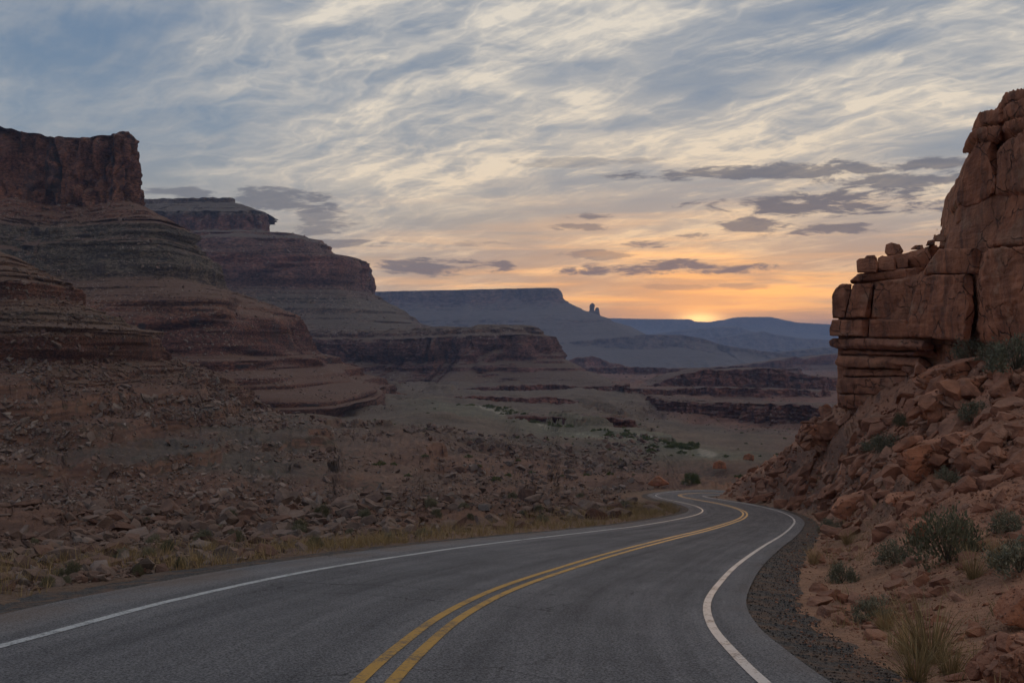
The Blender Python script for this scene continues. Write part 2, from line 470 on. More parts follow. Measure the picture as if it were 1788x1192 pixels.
def asphalt_mat():
    m, g, b = mat_new('asphalt')
    geo = g.n('ShaderNodeNewGeometry')
    pos = geo.outputs['Position']
    at = g.n('ShaderNodeVertexColor', layer_name='lane')      # r: distance across the lane wheel tracks
    tr = g.sep(at.outputs[0])
    a = g.noise(pos, 0.5, 5.0, 0.6)[0]
    gr = g.noise(pos, 45.0, 3.0, 0.75)[0]
    gr2 = g.noise(pos, 24.0, 3.0, 0.7)[0]
    col = g.mix(g.ss(gr, 0.36, 0.64), (0.070, 0.068, 0.072), (0.245, 0.238, 0.246))
    col = g.mix(g.m('MULTIPLY', g.ss(gr2, 0.55, 0.78), 0.5), col, (0.29, 0.283, 0.285))
    col = g.mix(g.m('MULTIPLY', g.ss(a, 0.35, 0.7), 0.45), col, g.vm('MULTIPLY', col, (0.68, 0.68, 0.70)))
    col = g.mix(g.m('MULTIPLY', tr[0], 0.5), col, g.vm('MULTIPLY', col, (0.6, 0.6, 0.62)))
    rv = g.comb(g.m('MULTIPLY', tr[1], 2.4), g.m('MULTIPLY', tr[2], 0.10), 0.0)
    lg = g.noise(rv, 1.0, 6.0, 0.65)[0]
    col = g.mix(g.m('MULTIPLY', g.ss(lg, 0.42, 0.70), 0.55), col, g.vm('MULTIPLY', col, (1.55, 1.52, 1.5)))
    col = g.mix(g.m('MULTIPLY', g.ss(lg, 0.48, 0.30), 0.55), col, g.vm('MULTIPLY', col, (0.62, 0.62, 0.64)))
    # oil darkened strip down the middle of each lane, dust towards the edges
    mid = g.m('ABSOLUTE', g.m('SUBTRACT', g.m('ABSOLUTE', tr[1]), 1.5))
    col = g.mix(g.m('MULTIPLY', g.ss(mid, 0.55, 0.1), 0.45), col, g.vm('MULTIPLY', col, (0.66, 0.66, 0.67)))
    dust = g.m('MULTIPLY', g.ss(g.m('ABSOLUTE', tr[1]), 3.1, 3.9), g.ss(a, 0.35, 0.65))
    col = g.mix(g.m('MULTIPLY', dust, 0.45), col, (0.21, 0.15, 0.115))
    # fine cracks
    vor = g.n('ShaderNodeTexVoronoi', feature='DISTANCE_TO_EDGE')
    g.put(vor.inputs['Vector'], g.vm('ADD', pos, g.vm('SCALE', g.noise(pos, 1.3, 3.0)[1], s=0.9)))
    vor.inputs['Scale'].default_value = 0.28
    ck = g.m('MULTIPLY', g.ss(vor.outputs['Distance'], 0.006, 0.002), g.ss(g.noise(pos, 0.25, 2.0)[0], 0.5, 0.6))
    col = g.mix(g.m('MULTIPLY', ck, 0.6), col, (0.02, 0.02, 0.021))
    g.put(b.inputs['Base Color'], col)
    b.inputs['Roughness'].default_value = 0.95
    b.inputs['Specular IOR Level'].default_value = 0.08
    bump(g, b, g.m('ADD', gr, g.m('MULTIPLY', gr2, 0.7)), 0.6, 0.012)
    return m

def paint_mat(name, c, wear):
    m, g, b = mat_new(name)
    pos = g.n('ShaderNodeNewGeometry').outputs['Position']
    a = g.noise(pos, 26.0, 5.0, 0.7)[0]
    a2 = g.noise(pos, 2.0, 4.0, 0.6)[0]
    k = g.ss(g.m('ADD', a, g.m('MULTIPLY', g.m('SUBTRACT', a2, 0.5), 0.7)), wear, wear + 0.16)
    col = g.mix(g.m('MULTIPLY', k, 0.8), c, (0.07, 0.068, 0.07))
    g.put(b.inputs['Base Color'], col)
    b.inputs['Roughness'].default_value = 0.6
    bump(g, b, a, 0.4, 0.008)
    return m

def gravel_mat():
    m, g, b = mat_new('gravel')
    pos = g.n('ShaderNodeNewGeometry').outputs['Position']
    vor = g.n('ShaderNodeTexVoronoi', feature='F1')
    g.put(vor.inputs['Vector'], pos); vor.inputs['Scale'].default_value = 38.0
    a = g.noise(pos, 2.2, 5.0, 0.65)[0]
    rc = g.sep(vor.outputs['Color'])[0]
    col = g.mix(rc, (0.028, 0.027, 0.028), (0.115, 0.108, 0.105))
    col = g.mix(g.m('MULTIPLY', g.ss(a, 0.42, 0.62), 0.75), col, (0.17, 0.105, 0.075))
    g.put(b.inputs['Base Color'], col)
    n1 = bump(g, b, vor.outputs['Distance'], 0.9, 0.03)
    bump(g, b, a, 0.6, 0.1, n1)
    return m

def leaf_mat(name, cols, rough=0.7):
    m, g, b = mat_new(name)
    geo = g.n('ShaderNodeNewGeometry')
    info = g.n('ShaderNodeObjectInfo')
    k = 1.0 / max(1, len(cols) - 1)
    col = g.ramp(geo.outputs['Random Per Island'], [(i * k, c) for i, c in enumerate(cols)])
    col = g.mix(info.outputs['Random'], g.vm('MULTIPLY', col, (0.75, 0.78, 0.75)), g.vm('MULTIPLY', col, (1.2, 1.15, 1.1)))
    g.put(b.inputs['Base Color'], col)
    b.inputs['Roughness'].default_value = rough
    return m

M_EARTH = ground_mat()
M_ASPH = asphalt_mat()
M_WHITE = paint_mat('white road paint', (0.50, 0.50, 0.50), 0.50)
M_YELL = paint_mat('yellow road paint', (0.46, 0.25, 0.045), 0.50)
M_GRAVEL = gravel_mat()
M_BLOCK = boulder_mat('red sandstone block', [(0.36, 0.142, 0.080), (0.44, 0.182, 0.102), (0.38, 0.160, 0.094), (0.45, 0.198, 0.115)], 0.55, bumpd=0.2, wall=True)
M_LEDGE = boulder_mat('dark red ledge rock', [(0.30, 0.128, 0.080), (0.39, 0.172, 0.102)], 0.9, bumpd=0.16, wall=True)
M_RUBR = boulder_mat('red rubble', [(0.26, 0.113, 0.071), (0.34, 0.16, 0.10), (0.28, 0.13, 0.085), (0.37, 0.21, 0.145)], 1.6, island=True)
M_RUBG = boulder_mat('grey rubble', [(0.125, 0.078, 0.062), (0.155, 0.118, 0.10), (0.12, 0.064, 0.048), (0.20, 0.168, 0.152), (0.15, 0.083, 0.060)], 1.6, island=True)
M_BOULR = boulder_mat('red boulder', [(0.27, 0.116, 0.072), (0.34, 0.155, 0.096), (0.29, 0.13, 0.083), (0.36, 0.19, 0.128)], 1.6)
M_BOULG = boulder_mat('grey boulder', [(0.14, 0.094, 0.077), (0.18, 0.142, 0.122), (0.145, 0.078, 0.058), (0.215, 0.182, 0.165)], 1.6)
M_RUBP = boulder_mat('pale rubble', [(0.15, 0.094, 0.072), (0.22, 0.175, 0.15), (0.165, 0.098, 0.074), (0.27, 0.23, 0.205)], 0.3, island=True)
M_SAGE = leaf_mat('sage leaves', [(0.12, 0.12, 0.085), (0.18, 0.175, 0.125), (0.23, 0.205, 0.14), (0.14, 0.135, 0.09)])
M_GREEN = leaf_mat('green leaves', [(0.075, 0.092, 0.034), (0.115, 0.13, 0.05), (0.155, 0.158, 0.062)])
M_DARKG = leaf_mat('dark olive leaves', [(0.085, 0.085, 0.052), (0.125, 0.118, 0.072), (0.165, 0.148, 0.095)])
M_STRAW = leaf_mat('dry grass', [(0.34, 0.225, 0.11), (0.45, 0.315, 0.165), (0.27, 0.175, 0.085), (0.25, 0.19, 0.095)])
M_TWIG = leaf_mat('grey twigs', [(0.10, 0.08, 0.06), (0.15, 0.12, 0.09)])

# ------------------------------------------------------------------ the road line
ROADV = np.array([(1192, 7.5), (1130, 9.2), (1065, 12.2), (1030, 14.8), (1010, 17), (985, 20.5), (965, 24.5), (944, 31), (927, 39.5),
                  (919, 45), (909, 54), (905, 58), (896, 70), (890, 79), (880, 95), (872, 110), (865, 126), (862, 134), (857, 148)])
_ry = np.r_[-40, 0, ROADV[:, 1], 170, 220]
_rz = np.r_[4.8, -1.42, -(ROADV[:, 0] - VC) / F * ROADV[:, 1], -24.6, -29.0]
road_ctrl = [(-2.2, -40), (-1.6, -12), (-1.35, 0), (-1.1, 6), (-0.95, 9), (-0.65, 12), (0.0, 15.5), (1.2, 20), (2.7, 25), (5.3, 33), (8.0, 41), (10.9, 50),
             (13.9, 60), (16.6, 71), (18.6, 82), (20.0, 95), (20.4, 108), (20.7, 120), (22.2, 131), (26.5, 139), (33, 143), (42, 144), (54, 142)]
RC = crom(road_ctrl, 520)
# height follows the distance travelled, so the far bend keeps descending
_s = np.r_[0, np.cumsum(np.linalg.norm(np.diff(RC, axis=0), axis=1))]
_rzv = np.interp(RC[:, 1], _ry, _rz)
imax = int(np.argmax(RC[:, 1] > 136))
_rzv[imax:] = _rzv[imax] - 0.10 * (_s[imax:] - _s[imax])
RZ = np.convolve(np.pad(_rzv, 8, mode='edge'), np.ones(17) / 17, 'valid')
RT = np.gradient(RC, axis=0); RT /= np.linalg.norm(RT, axis=1)[:, None]
RN = np.stack([RT[:, 1], -RT[:, 0]], 1)        # to the right of travel

def road_near(x, y):
    """signed offset from the road centre (right positive) and road height there"""
    x = np.asarray(x, float).ravel(); y = np.asarray(y, float).ravel()
    off = np.full(x.shape, 1e3); rz = np.zeros(x.shape)
    sel = np.where((y > -45) & (y < 175) & (np.abs(x) < 90))[0]
    sub = slice(None, None, 2)
    cx, cy = RC[sub, 0], RC[sub, 1]
    for k in range(0, len(sel), 40000):
        i = sel[k:k + 40000]
        dx = x[i, None] - cx[None]; dy = y[i, None] - cy[None]
        d2 = dx * dx + dy * dy
        j = np.argmin(d2, 1)
        ar = np.arange(len(i))
        ddx, ddy = dx[ar, j], dy[ar, j]
        nx, ny = RN[sub][j, 0], RN[sub][j, 1]
        tx, ty = RT[sub][j, 0], RT[sub][j, 1]
        sd = ddx * nx + ddy * ny
        along = ddx * tx + ddy * ty
        off[i] = np.sign(sd) * np.sqrt(d2[ar, j])
        js = np.clip(j + np.sign(along).astype(int), 0, len(cx) - 1)
        h = np.hypot(cx[js] - cx[j], cy[js] - cy[j]) + 1e-6
        t = np.clip(np.abs(along) / h, 0, 1)
        zz = RZ[sub]
        rz[i] = zz[j] * (1 - t) + zz[js] * t
    return off, rz

# ------------------------------------------------------------------ the lie of the land: survey points (bearing, dip, distance)
SURV = []
def sv(u, *vy):
    for v, y in vy: SURV.append((u, v, y))
sv(-500, (1500, 6), (1250, 9), (1080, 14), (980, 24), (910, 40), (882, 55), (905, 90), (905, 140), (850, 180), (780, 206), (700, 236), (640, 262), (560, 295), (480, 335), (420, 385), (450, 600), (560, 1200), (600, 3000), (605, 9000), (605, 18000))
sv(0, (1400, 5), (1250, 6.7), (1130, 9.2), (1065, 13), (1000, 18), (950, 27), (908, 40), (884, 55), (905, 90), (908, 140), (862, 184), (820, 200), (780, 218), (740, 240), (700, 262), (665, 285), (645, 303), (632, 330), (615, 355), (600, 400), (610, 480), (640, 600), (680, 800), (680, 1500), (650, 3500), (625, 9000), (615, 18000))
sv(150, (784, 222), (705, 270), (672, 294), (652, 315), (642, 350), (655, 450), (700, 560), (700, 900))
sv(200, (1080, 11.5), (1000, 18.5), (950, 28), (908, 42), (885, 57), (905, 92), (906, 145), (862, 190), (822, 206), (782, 225), (745, 250), (712, 275), (684, 300), (664, 325), (658, 345), (690, 430), (720, 540))
sv(300, (785, 232), (726, 285), (694, 315), (672, 345), (720, 430), (735, 540), (710, 900))
sv(400, (1032, 14.8), (1000, 19), (950, 29), (906, 44), (882, 60), (900, 95), (900, 150), (862, 195), (825, 215), (790, 240), (760, 270), (735, 305), (714, 345), (700, 395), (740, 500), (735, 620), (690, 1500), (650, 3500), (628, 9000))
sv(600, (1000, 18), (950, 30), (906, 46), (880, 64), (894, 100), (889, 155), (858, 205), (828, 235), (800, 270), (775, 315), (754, 370), (738, 440), (740, 560), (705, 900), (662, 1700), (645, 3500), (630, 9000), (618, 18000))
sv(800, (965, 24.5), (930, 34), (900, 46), (876, 62), (866, 80), (880, 120), (868, 175), (845, 230), (818, 270), (786, 340), (752, 470), (720, 680), (690, 1050), (662, 1700), (645, 3500), (631, 9000))
sv(1000, (936, 36), (912, 44), (890, 56), (870, 75), (858, 98), (868, 140), (858, 200), (835, 270), (805, 345), (772, 480), (735, 720), (697, 1050), (664, 1700), (646, 3500), (631, 9000), (618, 18000))
sv(1100, (926, 40), (905, 53), (886, 68), (870, 92), (860, 128), (866, 180), (850, 250), (810, 370), (778, 480), (738, 720), (700, 1050), (666, 1700), (648, 3500))
sv(1200, (912, 54), (894, 72), (876, 100), (863, 132), (847, 156), (880, 215), (845, 300), (806, 400), (780, 510), (753, 720), (706, 1050), (668, 1700), (648, 3500), (631, 9000))
sv(1290, (880, 98), (840, 118), (824, 140), (860, 190), (835, 320), (800, 450), (770, 560))
sv(1400, (909, 54), (868, 62), (830, 72), (795, 84), (765, 100), (800, 150), (800, 300), (790, 500), (760, 720), (708, 1050), (668, 1700), (648, 3500), (631, 9000), (618, 18000))
sv(1310, (963, 24), (935, 33))
sv(1480, (1000, 20), (930, 33), (880, 42), (830, 52), (770, 68), (722, 84), (690, 105), (720, 200), (790, 500))
sv(1400, (1192, 7.4), (1093, 10.6), (1020, 17), (960, 28))
sv(1560, (1240, 6.4), (1150, 8.4), (1080, 11), (1000, 16), (930, 24), (880, 31), (835, 38), (770, 50), (705, 66), (680, 74))
sv(1660, (1192, 7.3), (1120, 9.2), (1040, 12.2), (950, 18), (870, 26), (815, 33), (750, 44), (690, 54), (640, 64), (600, 80))
sv(1788, (1300, 5.2), (1192, 7.0), (1120, 8.8), (1040, 11.4), (950, 16), (870, 22), (790, 29), (720, 35), (660, 41), (615, 48), (560, 70), (560, 150), (620, 400), (690, 1050), (650, 3500), (631, 9000), (618, 18000))
sv(2300, (1500, 4.5), (1192, 7), (1000, 11), (850, 18), (720, 27), (600, 38), (520, 60), (520, 150), (600, 500), (660, 1500), (640, 3500), (625, 9000), (615, 18000))
for uu in (-500, 0, 500, 894, 1300, 1788, 2300):
    SURV.append((uu, VC + F * (0.156 + 1.42 / 2.2), 2.2))
    SURV.append((uu, VC + F * (0.156 + 1.42 / 3.8), 3.8))

# thin-plate fit of dip over (bearing, log distance)
SP = np.array(SURV, float)
KU, KY = 1 / 260.0, 1 / 0.30
X0 = np.stack([SP[:, 0] * KU, np.log(SP[:, 2]) * KY], 1)
val = SP[:, 1] - (VC + F * 1.45 / np.maximum(SP[:, 2], 2.0))     # take the flat-ground term out first
def tk(r2): return 0.5 * r2 * np.log(r2 + 1e-9)
n0 = len(X0)
K = tk(((X0[:, None] - X0[None]) ** 2).sum(2)) + np.eye(n0) * 0.12
Pm = np.c_[np.ones(n0), X0]
sol = np.linalg.solve(np.block([[K, Pm], [Pm.T, np.zeros((3, 3))]]), np.r_[val, 0, 0, 0])
GU = np.linspace(-620, 2420, 260); GL = np.linspace(math.log(1.9), math.log(19000), 420)
def tps(u, l):
    X = np.stack([u * KU, l * KY], 1)
    return tk(((X[:, None] - X0[None]) ** 2).sum(2)) @ sol[:n0] + sol[n0] + X @ sol[n0 + 1:]
TG = np.stack([tps(np.full(420, u), GL) for u in GU])
TG = TG + (VC + F * 1.45 / np.exp(GL))[None]

def bil(u, l):
    a = np.clip((u - GU[0]) / (GU[1] - GU[0]), 0, 258.999); b = np.clip((l - GL[0]) / (GL[1] - GL[0]), 0, 418.999)
    i = a.astype(int); j = b.astype(int); a = a - i; b = b - j
    return (TG[i, j] * (1 - a) + TG[i + 1, j] * a) * (1 - b) + (TG[i, j + 1] * (1 - a) + TG[i + 1, j + 1] * a) * b

# rock ledges that break the slopes: (height, rise, strength by side)
LEDG_L = [(-26.5, 4.2), (-22.0, 5.2), (-17.3, 4.6), (-13.0, 3.6), (-10.0, 1.6), (-31, 3.5), (-36, 3.5)]
LEDG_V = [(-41, 3), (-52, 4), (-57, 4), (-62, 5), (-70, 6), (-84, 7), (-100, 9)]

# rock steps that run across the slope: ([(bearing, distance)], rise, how far the step is felt)
STEPS = [([(760, 420), (900, 380), (1010, 372), (1080, 395)], 5, 60), ([(900, 620), (1040, 600), (1130, 640)], 7, 80), ([(980, 900), (1100, 860), (1180, 880)], 8, 120)]

def ground_h(x, y, detail=True, carve=True):
    """height of the land at plan positions x, y (arrays); also masks"""
    x = np.asarray(x, float); y = np.asarray(y, float)
    yy = np.maximum(y, 1.0)
    u = np.clip(UC + F * x / yy, -600, 2400)
    v = bil(u, np.log(np.maximum(yy, 1.95)))
    z = -(v - VC) / F * yy
    r = np.hypot(x, y)
    left = sstep(-x / yy, -0.12, 0.05) * sstep(yy, 90, 150) * (1 - sstep(yy, 500, 700))
    right = sstep(x / yy, 0.16, 0.26) * (1 - sstep(yy, 140, 190))
    far = sstep(yy, 300, 420)
    # swells and gullies
    z = z + fbm(x / 38, y / 38, 0.3, 3) * np.clip(0.014 * r, 0, 5.0) * (1 - 0.6 * right)
    z = z + ridged(x / 130, y / 130, 4.3, 4) * 8.0 * far * sstep(yy, 330, 800)
    z = z - np.abs(fbm(x / 60, y / 60, 7.7, 4)) * 4.0 * sstep(yy, 110, 180) * left
    wob = fbm(x / 26, y / 26, 2.2, 4)
    for (zc, h) in LEDG_L:
        if not (left > 0).any(): break
        hh = h * np.clip(0.95 + 1.6 * vnoise(x / 45, y / 45, zc * 0.77), 0, 1.25) * left
        q = z - zc - wob * 1.3
        z = z + hh * (sstep(q, -0.03 * h, 0.03 * h) - np.clip(q / (2.6 * h) + 0.5, 0, 1))
    for (zc, h) in LEDG_V:
        hh = h * np.clip(0.6 + 2.0 * vnoise(x / 170, y / 170, zc * 0.77), 0, 1.2) * far
        q = z - zc - wob * 2.5
        z = z + hh * (sstep(q, -0.04 * h, 0.04 * h) - np.clip(q / (3.4 * h) + 0.5, 0, 1))
    wv = fbm(x / 11, y / 11, 3.9, 4, .55)
    for pts, h, L in STEPS:
        pu = np.array([q[0] for q in pts], float); py = np.array([q[1] for q in pts], float)
        e = np.minimum(sstep(u, pu[0] - 60, pu[0] + 60), 1 - sstep(u, pu[-1] - 60, pu[-1] + 60))
        yb = np.interp(u, pu, py); yb = yb + wv * yb * .075
        q = yy - yb
        m_ = (e > 0) & (np.abs(q) < 6 * L)
        if not m_.any(): continue
        q, ybm = q[m_], yb[m_]
        hh = h * e[m_] * np.clip(.85 + .9 * vnoise(x[m_] / 17, y[m_] / 17, h * 3.1), .25, 1.2)
        st_ = .6 * sstep(q, -.004 * ybm, .002 * ybm) + .4 * sstep(q, .016 * ybm, .020 * ybm)
        z[m_] += hh * (st_ - .5) * np.exp(-np.abs(q) / L)
    if detail:
        a = np.clip(r * 0.010, 0.02, 1.6)
        for sc_, r0_, r1_ in ((1.8, 0, 70), (4.5, 40, 420), (22.0, 250, 1e6)):
            wn = sstep(r, r0_ * .7 - 1, r0_ * 1.3) * (1 - sstep(r, r1_ * .7, r1_ * 1.3))
            mk = wn > 0
            if mk.any():
                z[mk] += fbm(x[mk] / sc_, y[mk] / sc_, z[mk] / sc_, 5, 0.55) * np.minimum(a[mk], sc_ * .45) * wn[mk]
        z = z + np.maximum(0, ridged(x / 5.0, y / 5.0, z / 2.2, 4) - 0.1) * 1.1 * left * (1 - sstep(r, 300, 500))
        z = z + (np.maximum(0, fbm(x / 3.4, y / 3.4, z / 1.6, 4, 0.6)) * 1.2 + fbm(x / 0.8, y / 0.8, z / .5, 3, .6) * .12) * right * sstep(r, 12, 30)
    if not carve:
        return z, None
    off, rz = road_near(x, y)
    off = off.reshape(x.shape); rz = rz.reshape(x.shape)
    ao = np.abs(off)
    bed = rz - 0.10 - 0.05 * np.clip(ao - 3.6, 0, 1.2)
    w = 1 - sstep(ao, np.where(off > 0, 4.3, 5.6), np.where(off > 0, 8.0, 10.5))
    z = z * (1 - w) + (bed + (fbm(x / .5, y / .5, 0.7, 3) * .06 + fbm(x / 2.2, y / 2.2, 1.7, 3) * .12) * sstep(ao, 4.2, 5.4) * np.where(off > 0, 1, sstep(ao, 5.2, 6.4))) * w
    return z, off

def land_color(x, y, z, off):
    r = np.hypot(x, y)
    n1 = fbm(x / 60, y / 60, 1.1, 4); n2 = fbm(x / 14, y / 14, 5.1, 4); n3 = fbm(x / 420, y / 420, 8.1, 3)
    def c(*a): return np.array(a)
    base = np.where((n1 > 0)[..., None], c(.175, .098, .070), c(.198, .104, .072))
    k = sstep(n1 + n2 * .5, 0.0, 0.5)[..., None]
    base = base * (1 - k) + c(.152, .114, .090) * k                        # greyish scree among the red
    base = base * .76
    u = UC + F * x / np.maximum(y, 1)
    rt = (sstep(u, 1180, 1330) * (1 - sstep(y, 150, 190)))[..., None]
    redr = c(.33, .158, .10) * (1 + 0.25 * n2[..., None])
    base = base * (1 - rt) + redr * rt
    # valley: olive grey flats, redder swells
    val = (sstep(y, 300, 520))[..., None]
    ol = sstep(n3 * 1.2 + n1 * .5 - (u - 1000) / 1500, -0.35, 0.25)[..., None]
    vc = c(.158, .122, .092) * ol + c(.215, .116, .086) * (1 - ol)
    fl = sstep(y, 1000, 1700)[..., None]
    vc = vc * (1 - fl) + (c(.165, .118, .086) * ol + c(.20, .108, .082) * (1 - ol)) * fl
    vc = vc * np.array([.92, .86, .84])
    base = base * (1 - val) + vc * val
    # orange earth in the left middle ground
    og = (sstep(u, 480, 640) * (1 - sstep(u, 960, 1120)) * sstep(y, 150, 200) * (1 - sstep(y, 300, 440)))[..., None] * 0.6
    base = base * (1 - og) + c(.205, .115, .080) * (1 + .2 * n2[..., None]) * og
    # paler dusty verge with dead grass
    vg = ((1 - sstep(np.abs(off), 5.0, 9.0)) * (0.6 + 0.4 * n2))[..., None] * 0.8
    base = base * (1 - vg) + c(.225, .150, .098) * vg
    # pale sandy wash on the valley floor
    for pts, wd in WASH:
        d = np.full(x.shape, 1e9)
        for (ax, ay), (bx, by) in zip(pts[:-1], pts[1:]):
            L2 = (bx - ax) ** 2 + (by - ay) ** 2
            t = np.clip(((x - ax) * (bx - ax) + (y - ay) * (by - ay)) / L2, 0, 1)
            d = np.minimum(d, np.hypot(x - ax - t * (bx - ax), y - ay - t * (by - ay)))
        kg = ((1 - sstep(d + n1 * 45, 12, 60)) * .5)[..., None]
        base = base * (1 - kg) + c(.158, .155, .105) * kg
        k = ((1 - sstep(d + n2 * wd * 1.2, wd * .5, wd * 1.4)) * .85)[..., None]
        base = base * (1 - k) + c(.33, .285, .225) * k
    return base

def xy(u, y): return ((u - UC) / F * y, y)
WASH = [([xy(775, 810), xy(850, 700), xy(930, 600), xy(1010, 545), xy(1090, 500), xy(1150, 465), xy(1200, 430)], 2.0),
        ([xy(1105, 520), xy(1160, 500), xy(1200, 470), xy(1228, 435), xy(1242, 410)], 2.6)]

# fan-shaped terrain mesh, rows crowd where the land is steep
NC, ND, NR = 710, 2000, 565
uc = np.r_[np.linspace(-1400, -260, 40, endpoint=False), np.linspace(-260, 2050, NC - 80), np.linspace(2050, 3200, 41)[1:]]
NC = len(uc)
tt = (uc - UC) / F
lr = np.linspace(math.log(2.0), math.log(18500), ND)
Yd = np.exp(lr)[None, :] * np.ones((NC, 1)); Xd = tt[:, None] * Yd
Zd, _ = ground_h(Xd, Yd, detail=False, carve=False)
dv = np.abs(np.diff(Zd / Yd, axis=1)); dl = np.diff(lr)[None]
ds = np.sqrt(dv ** 2 + (0.05 * dl) ** 2)
kern = np.ones(9) / 9
S = np.concatenate([np.zeros((NC, 1)), np.cumsum(ds, 1)], 1)
# smooth the row spacing between neighbouring columns so quads stay regular
Sm = S / S[:, -1:]
_kw = 9
_cs = np.cumsum(np.pad(Sm, ((_kw // 2 + 1, _kw // 2), (0, 0)), mode='edge'), axis=0)
Sm = (_cs[_kw:] - _cs[:-_kw]) / _kw
Sm = (Sm - Sm[:, :1]) / (Sm[:, -1:] - Sm[:, :1])
V = np.zeros((NR, NC, 3)); OFF = np.zeros((NR, NC))
si = np.linspace(0, 1, NR)
for c in range(NC):
    l = np.interp(si, Sm[c], lr)
    V[:, c, 1] = np.exp(l)
V[:, :, 0] = tt[None] * V[:, :, 1]
V[:, :, 2], OFF = ground_h(V[:, :, 0], V[:, :, 1])
TINT = land_color(V[..., 0], V[..., 1], V[..., 2], OFF)
print('terrain', round(time.time() - T0, 1))
FC = grid_faces(NR, NC)
fy = V[..., 1].ravel()[FC[:, 0]]; fx = V[..., 0].ravel()[FC[:, 0]]
fu = UC + F * fx / fy
# split into the pieces of land one would name
reg = np.where(fy > np.interp(fu, [0, 400, 800, 1100, 1300, 1788], [520, 520, 420, 210, 190, 190]), 0, np.where((OFF.ravel()[FC[:, 0]] > 0) & (fu > 1000), 2, 1))
for k, nm, lb in ((0, 'valley_floor', 'broad olive and red canyon floor running out to the horizon'),
                  (1, 'left_hillside', 'rubble covered red slope with rock ledges left of the road'),
                  (2, 'right_hillside', 'red dirt bank below the sandstone cliff right of the road')):
    f = FC[reg == k]
    used, inv = np.unique(f, return_inverse=True)
    me = mesh_np(nm, V.reshape(-1, 3)[used], inv.reshape(f.shape))
    add_color(me, 'tint', TINT.reshape(-1, 3)[used])
    obj(nm, me, M_EARTH, kind='structure', label=lb)

# land behind the viewer, so the light has a ground there too
gx, gy = np.meshgrid(np.r_[np.linspace(-2500, -60, 14), np.linspace(-40, 40, 21), np.linspace(60, 2500, 14)], np.r_[np.linspace(-1800, -80, 12), np.linspace(-60, 2.2, 24)])
gz = -1.55 - 0.155 * np.clip(gy, -60, 10) + 0.02 * np.abs(gx) * (np.abs(gx) > 12)
me = mesh_np('ground', np.stack([gx, gy, gz], -1).reshape(-1, 3), grid_faces(*gx.shape))
add_color(me, 'tint', np.tile([[.2, .12, .085]], (gx.size, 1)))
obj('ground', me, M_EARTH, kind='structure')

def gz1(x, y):
    z, _ = ground_h(np.array([x], float), np.array([y], float))
    return float(z[0])

_my = np.exp(np.linspace(math.log(4.0), math.log(2500), 900))
def hit(u, v):
    """where the sight line through (u, v) meets the land"""
    x = (u - UC) / F * _my
    z, _ = ground_h(x, _my)
    ray = -(v - VC) / F * _my
    k = np.argmax(ray < z)
    return float(x[k]), float(_my[k]), float(z[k])

# ------------------------------------------------------------------ road, lines, shoulders
def left_wide(y):
    return 1 + 0.27 * (1 - sstep(y, 17, 42))

def strip(offs, lift, n0=0, n1=None, zoff=None, jitter=0.0):
    """strip along the road line between lateral offsets"""
    n1 = n1 or len(RC)
    c, nn, zz = RC[n0:n1], RN[n0:n1], RZ[n0:n1]
    rows = []
    for i, o in enumerate(offs):
        oo = o
        if jitter and i == len(offs) - 1:
            oo = o + jitter * fbm(c[:, 0] * 1.3, c[:, 1] * 1.3, 0.5, 4)
        oo = np.broadcast_to(oo, (len(c),)) * (left_wide(c[:, 1]) if np.mean(o) < -1.0 else 1.0)
        p = c + nn * oo[:, None]
        rows.append(np.c_[p, zz + lift + (zoff[i] if zoff else 0)])
    return np.stack(rows, 0)

RC_f = crom(np.c_[RC, RZ], 1100)
RC, RZ = RC_f[:, :2], RC_f[:, 2]
RT = np.gradient(RC, axis=0); RT /= np.linalg.norm(RT, axis=1)[:, None]
RN = np.stack([RT[:, 1], -RT[:, 0]], 1)
lo = np.linspace(-4.05, 3.55, 24)
st = strip(lo, 0.0)
st[..., 2] -= 0.012 * np.abs(lo)[:, None]
me = mesh_np('road', st.reshape(-1, 3), grid_faces(*st.shape[:2])[:, ::-1])
trk = np.exp(-((np.abs(np.abs(lo) - 1.5) - 0.75) / 0.35) ** 2)
_sl = np.r_[0, np.cumsum(np.linalg.norm(np.diff(RC, axis=0), axis=1))]
add_color(me, 'lane', np.stack([np.repeat(trk[:, None], len(RC), 1), np.repeat(lo[:, None], len(RC), 1), np.repeat(_sl[None], len(lo), 0)], -1).reshape(-1, 3))
road = obj('road', me, M_ASPH, kind='structure', label='grey two lane asphalt road curving down to the right then left')
def line(name, o, w, mat, lab):
    s = strip([o - w / 2, o + w / 2], 0.006 - 0.012 * abs(o))
    obj(name, mesh_np(name, s.reshape(-1, 3), grid_faces(*s.shape[:2])[:, ::-1]), mat, parent=road, label=lab)
line('edge_line', -3.0, 0.105, M_WHITE, 'white line along the left edge')
line('edge_line', 3.0, 0.105, M_WHITE, 'white line along the right edge')
line('centre_line', -0.13, 0.115, M_YELL, 'left yellow line of the double centre line')
line('centre_line', 0.13, 0.115, M_YELL, 'right yellow line of the double centre line')
for nm, o0, o1 in (('right_shoulder', 3.45, 4.35), ('left_shoulder', -3.95, -4.8)):
    offs = np.linspace(o0, o1, 12)
    zo = [-0.055 - 0.075 * k / 11 for k in range(12)]
    s = strip(list(offs), 0.0, zoff=zo, jitter=0.3)
    s[1:, :, 2] += 0.03 * fbm(s[1:, :, 0] * 5, s[1:, :, 1] * 5, 0.2, 3)
    f = grid_faces(*s.shape[:2])
    obj(nm, mesh_np(nm, s.reshape(-1, 3), f[:, ::-1] if o1 > o0 else f), M_GRAVEL, kind='structure', label='strip of dark loose gravel along the road edge on the ' + ('right' if o1 > o0 else 'left'))
print('road', round(time.time() - T0, 1))

